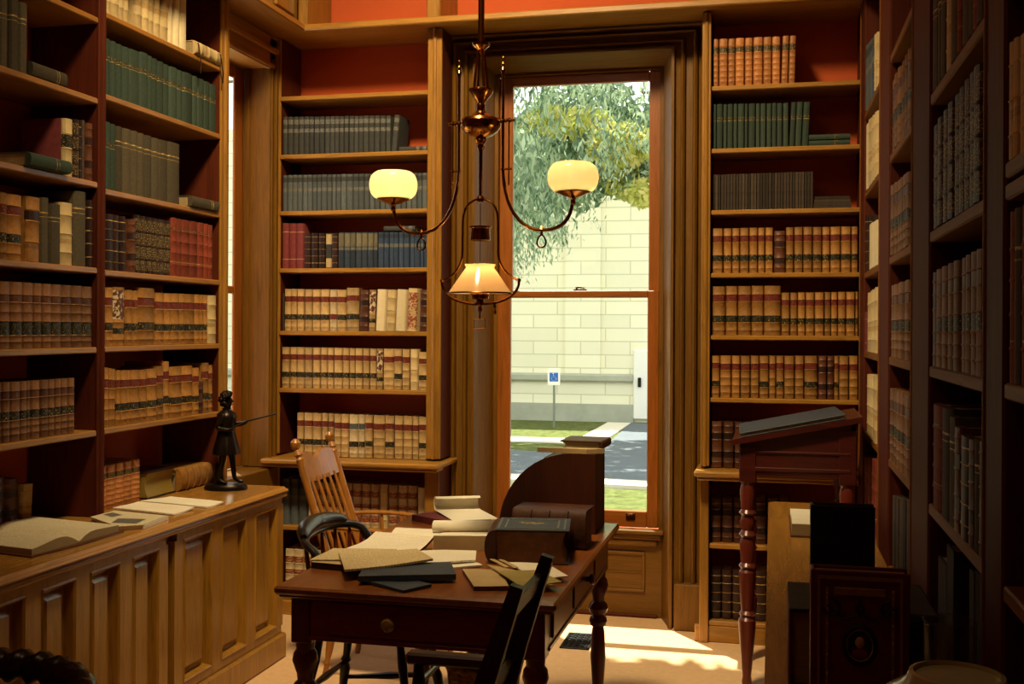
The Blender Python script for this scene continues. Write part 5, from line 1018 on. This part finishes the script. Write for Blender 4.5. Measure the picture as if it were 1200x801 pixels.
b = MB(); b.box(-.105, .105, -.049, -.045, PZ-.11, PZ+.10, 'sign_blue'); b.build('blue_panel', sg, world=False)
b = MB(); yy = -.052; zo = PZ-1.355
b.lathe([(.0004, .001), (.016, 0)], 'white_paint', Matrix.Translation((-.012, yy, 1.435+zo)) @ RYX, 12, cap=False)
b.tube([(-.012, yy, 1.41+zo), (-.010, yy, 1.355+zo), (.035, yy, 1.352+zo), (.055, yy, 1.295+zo), (.075, yy, 1.30+zo)], .010, 'white_paint', 6, flat=.2)
b.tube([(-.012, yy, 1.39+zo), (.03, yy, 1.388+zo)], .008, 'white_paint', 6, flat=.2)
b.tube([(.005+.058*math.cos(a), yy, 1.315+zo+.052*math.sin(a)) for a in [rad(130+230*k/16) for k in range(17)]], .008, 'white_paint', 6, flat=.2); b.build('wheelchair_symbol', sg, world=False)

def leaf_cloud(b, c, r, n, size, m, droop=0):
    for _ in range(n):
        while True:
            p = Vector((random.uniform(-1, 1), random.uniform(-1, 1), random.uniform(-1, 1)))
            if p.length < 1: break
        p = Vector((c[0]+p.x*r[0], c[1]+p.y*r[1], c[2]+p.z*r[2])); s = size*random.uniform(.5, 1.3)
        a = Vector((random.gauss(0, 1), random.gauss(0, 1), random.gauss(0, 1)-droop)).normalized(); q = a.orthogonal().normalized(); q = (Matrix.Rotation(random.uniform(0, 6.3), 3, a) @ q)*s*.45; a = a*s
        b.add([p-a, p+q, p+a, p-q], [(0, 1, 2, 3)], m)
sp = thing('spruce_tree', 'drooping evergreen hanging over the left of the window view', 'tree', (-4.6, 12.8, GZ))
b = MB(); b.tube([(-4.6, 12.8, GZ), (-4.55, 12.8, 4), (-4.6, 12.9, 13)], [.30, .24, .06], 'bark', 12)
for k in range(26):
    a = random.uniform(-1.9, .9); z0 = random.uniform(4.2, 9.5); ln = random.uniform(1.6, 3.2)*(1-(z0-4)/14); 
    b.tube([(-4.58, 12.8, z0), (-4.58+ln*.55*math.cos(a), 12.8+ln*.55*math.sin(a), z0+.05), (-4.58+ln*math.cos(a), 12.8+ln*math.sin(a), z0-.35)], [.05, .03, .012], 'bark', 6)
b.build('trunk', sp)
b = MB()
for k in range(215):                                    # hanging tassels
    x = random.uniform(-4.9, -1.35) if k < 150 else random.uniform(-3.1, -2.40); y = random.uniform(11.6, 13.2); zt = random.uniform(3.4, 5.6) if k < 150 else random.uniform(3.0, 3.7); zb = max(2.05+max(0, (x+3.0))*.95, zt-random.uniform(.9, 2.0))
    sx = random.uniform(-.1, .25)
    for i in range(38):
        t = i/37; p = (x+sx*t+random.gauss(0, .045), y+random.gauss(0, .045), zt+(zb-zt)*t); s = random.uniform(.035, .085)*(1.15-.6*t)
        a = Vector((random.gauss(0, .5), random.gauss(0, .5), -1)).normalized()*s; q = a.orthogonal().normalized(); q = (Matrix.Rotation(random.uniform(0, 6.3), 3, a.normalized()) @ q)*s*.28; p = Vector(p); b.add([p-a, p+q, p+a, p-q], [(0, 1, 2, 3)], 'needles')
leaf_cloud(b, (-4.4, 12.8, 6.6), (2.2, 1.6, 2.6), 2600, .16, 'needles', .6)
b.build('foliage', sp, smooth=0)
mp = thing('maple_tree', 'yellow-green leafy tree filling the top of the window view', 'tree', (1.6, 14.5, GZ))
b = MB(); b.tube([(1.6, 14.5, GZ), (1.5, 14.5, 3), (.9, 14.4, 7)], [.26, .2, .08], 'bark', 12)
for p in (((1.5, 14.5, 3.2), (.1, 14.2, 4.3), (-1.6, 13.8, 4.5)), ((1.5, 14.5, 3.6), (-.2, 14.6, 4.9), (-2.6, 14.3, 5.3)), ((1.4, 14.5, 4.2), (-.4, 14.0, 5.6), (-2.2, 13.6, 6.4)), ((1.5, 14.5, 2.8), (.4, 13.9, 3.4), (-1.3, 13.4, 3.15))): b.tube(bez(p[0], p[1], p[1], p[2], 8), [.07-.0066*k for k in range(9)], 'bark', 6)
b.build('trunk', mp)
b = MB()
for c, r, n, m_ in (((-1.6, 13.9, 3.75), (.8, .6, .62), 700, 'needles'), ((-2.6, 14.0, 3.6), (.7, .6, .6), 420, 'needles'), ((-2.35, 14.2, 4.35), (.8, .7, .42), 420, 'needles'), ((-1.3, 13.5, 3.35), (.5, .5, .32), 230, 'needles'), ((-1.75, 13.7, 3.45), (.35, .5, .3), 120, 'leaves'), ((-.2, 14, 4.4), (1.1, .8, .9), 600, 'leaves'), ((-1.75, 13.0, 3.72), (.42, .3, .26), 230, 'leaves'), ((-2.45, 13.2, 4.05), (.6, .3, .2), 160, 'leaves'), ((-1.35, 13.0, 3.15), (.35, .3, .2), 110, 'leaves'), ((-2.9, 14.4, 4.15), (.5, .6, .5), 220, 'needles'), ((-2.0, 14.4, 6.4), (1.8, 1.2, 1.1), 900, 'leaves'), ((.9, 14.3, 6.2), (1.9, 1.6, 1.6), 1200, 'leaves')): leaf_cloud(b, c, r, int(n*4.2), .064, m_)
b.build('foliage', mp, smooth=0)
sh = thing('maple_tree', 'tall tree standing by the drive beyond the left edge of the window', 'tree', (-9.5, 24.6, GZ))
b = MB(); b.tube([(-9.5, 24.6, GZ), (-9.3, 24.5, 4), (-8.2, 24.2, 8.2)], [.4, .32, .14], 'bark', 12); b.tube([(-8.9, 24.4, 6.0), (-6, 24, 8.6), (-3.2, 23.6, 9.4)], [.16, .1, .03], 'bark', 8); b.build('trunk', sh)
b = MB(); leaf_cloud(b, (-5.2, 23.4, 9.4), (4.6, 3.4, 1.5), 2300, .34, 'leaves'); b.build('foliage', sh, smooth=0)
pn = thing('sun_block_tree', 'unseen tree added close outside, its bough blocking sun from the upper window', 'tree', (1.9, 8.8, GZ))  # out-of-view tree added so its bough cuts down the sun patch
b = MB(); b.tube([(1.9, 8.8, GZ), (1.85, 8.8, 5), (1.8, 8.8, 11)], [.24, .18, .05], 'bark', 12); b.tube([(1.85, 8.8, 4.9), (.3, 7.6, 5.4), (-1.2, 6.95, 5.3), (-3.2, 6.8, 5.2)], [.08, .06, .04, .015], 'bark', 8); b.build('trunk', pn)
b = MB(); leaf_cloud(b, (-1.9, 6.64, 5.45), (2.0, .38, .4), 3600, .16, 'needles'); leaf_cloud(b, (1.8, 8.8, 7.5), (1.4, 1.4, 2.6), 1500, .18, 'needles'); b.build('foliage', pn, smooth=0)

# ================================================================== light, sky, camera
w = bpy.data.worlds.new('World'); SC.world = w; w.use_nodes = True; nt = w.node_tree; nt.nodes.clear()
out = nt.nodes.new('ShaderNodeOutputWorld'); bg = nt.nodes.new('ShaderNodeBackground'); sky = nt.nodes.new('ShaderNodeTexSky')
sky.sky_type = 'HOSEK_WILKIE'; sky.turbidity = 5; sky.ground_albedo = .5; sky.sun_direction = Vector((-.45, .55, 1)).normalized()
mxs = nt.nodes.new('ShaderNodeMixRGB'); mxs.inputs[0].default_value = .6; mxs.inputs[2].default_value = (1.0, .98, .92, 1)
nt.links.new(sky.outputs[0], mxs.inputs[1]); nt.links.new(mxs.outputs[0], bg.inputs[0]); bg.inputs[1].default_value = SKY; nt.links.new(bg.outputs[0], out.inputs[0])
def light(name, typ, energy, color, loc, target=None, **kw):
    L = bpy.data.lights.new(name, typ); L.energy = energy; L.color = color
    for k, v in kw.items(): setattr(L, k, v)
    o = bpy.data.objects.new(name, L); COL.objects.link(o); o.location = loc
    if target is not None: o.rotation_euler = (Vector(target)-Vector(loc)).to_track_quat('-Z', 'Y').to_euler()
    return o
light('sun', 'SUN', SUN, (1, .93, .78), (0, 0, 20), (.30, -.40, 20-1.15), angle=rad(.6))
light('ceiling_lamp', 'SPOT', LAMP, (1, .77, .42), (-1.2, 3.05, 4.6), (-1.45, 5.7, 1.35), spot_size=rad(96), spot_blend=1, shadow_soft_size=.25)
light('fill_light', 'POINT', FILL, (1, .70, .40), (-1.5, 1.2, 4.2), shadow_soft_size=.2)  # fill light added above the near room, with no fitting there

cam = bpy.data.cameras.new('camera'); cam.sensor_width = 36; cam.lens = 36*1300/1200; cam.shift_y = -15.5/1200; cam.clip_start = .05; cam.clip_end = 200
co = bpy.data.objects.new('camera', cam); COL.objects.link(co)
T = math.atan(305/1300.); R_ = .005
r0 = Vector((math.cos(T), math.sin(T), 0)); f0 = Vector((-math.sin(T), math.cos(T), 0)); u0 = Vector((0, 0, 1))
rt = r0*math.cos(R_)+u0*math.sin(R_); uu = u0*math.cos(R_)-r0*math.sin(R_)
co.matrix_world = Matrix(((rt.x, uu.x, -f0.x, 0), (rt.y, uu.y, -f0.y, 0), (rt.z, uu.z, -f0.z, 1.55), (0, 0, 0, 1)))
SC.camera = co
vs = SC.view_settings; vs.view_transform = 'Standard'; vs.look = 'None'; vs.exposure = 0; vs.gamma = 1; vs.use_curve_mapping = False
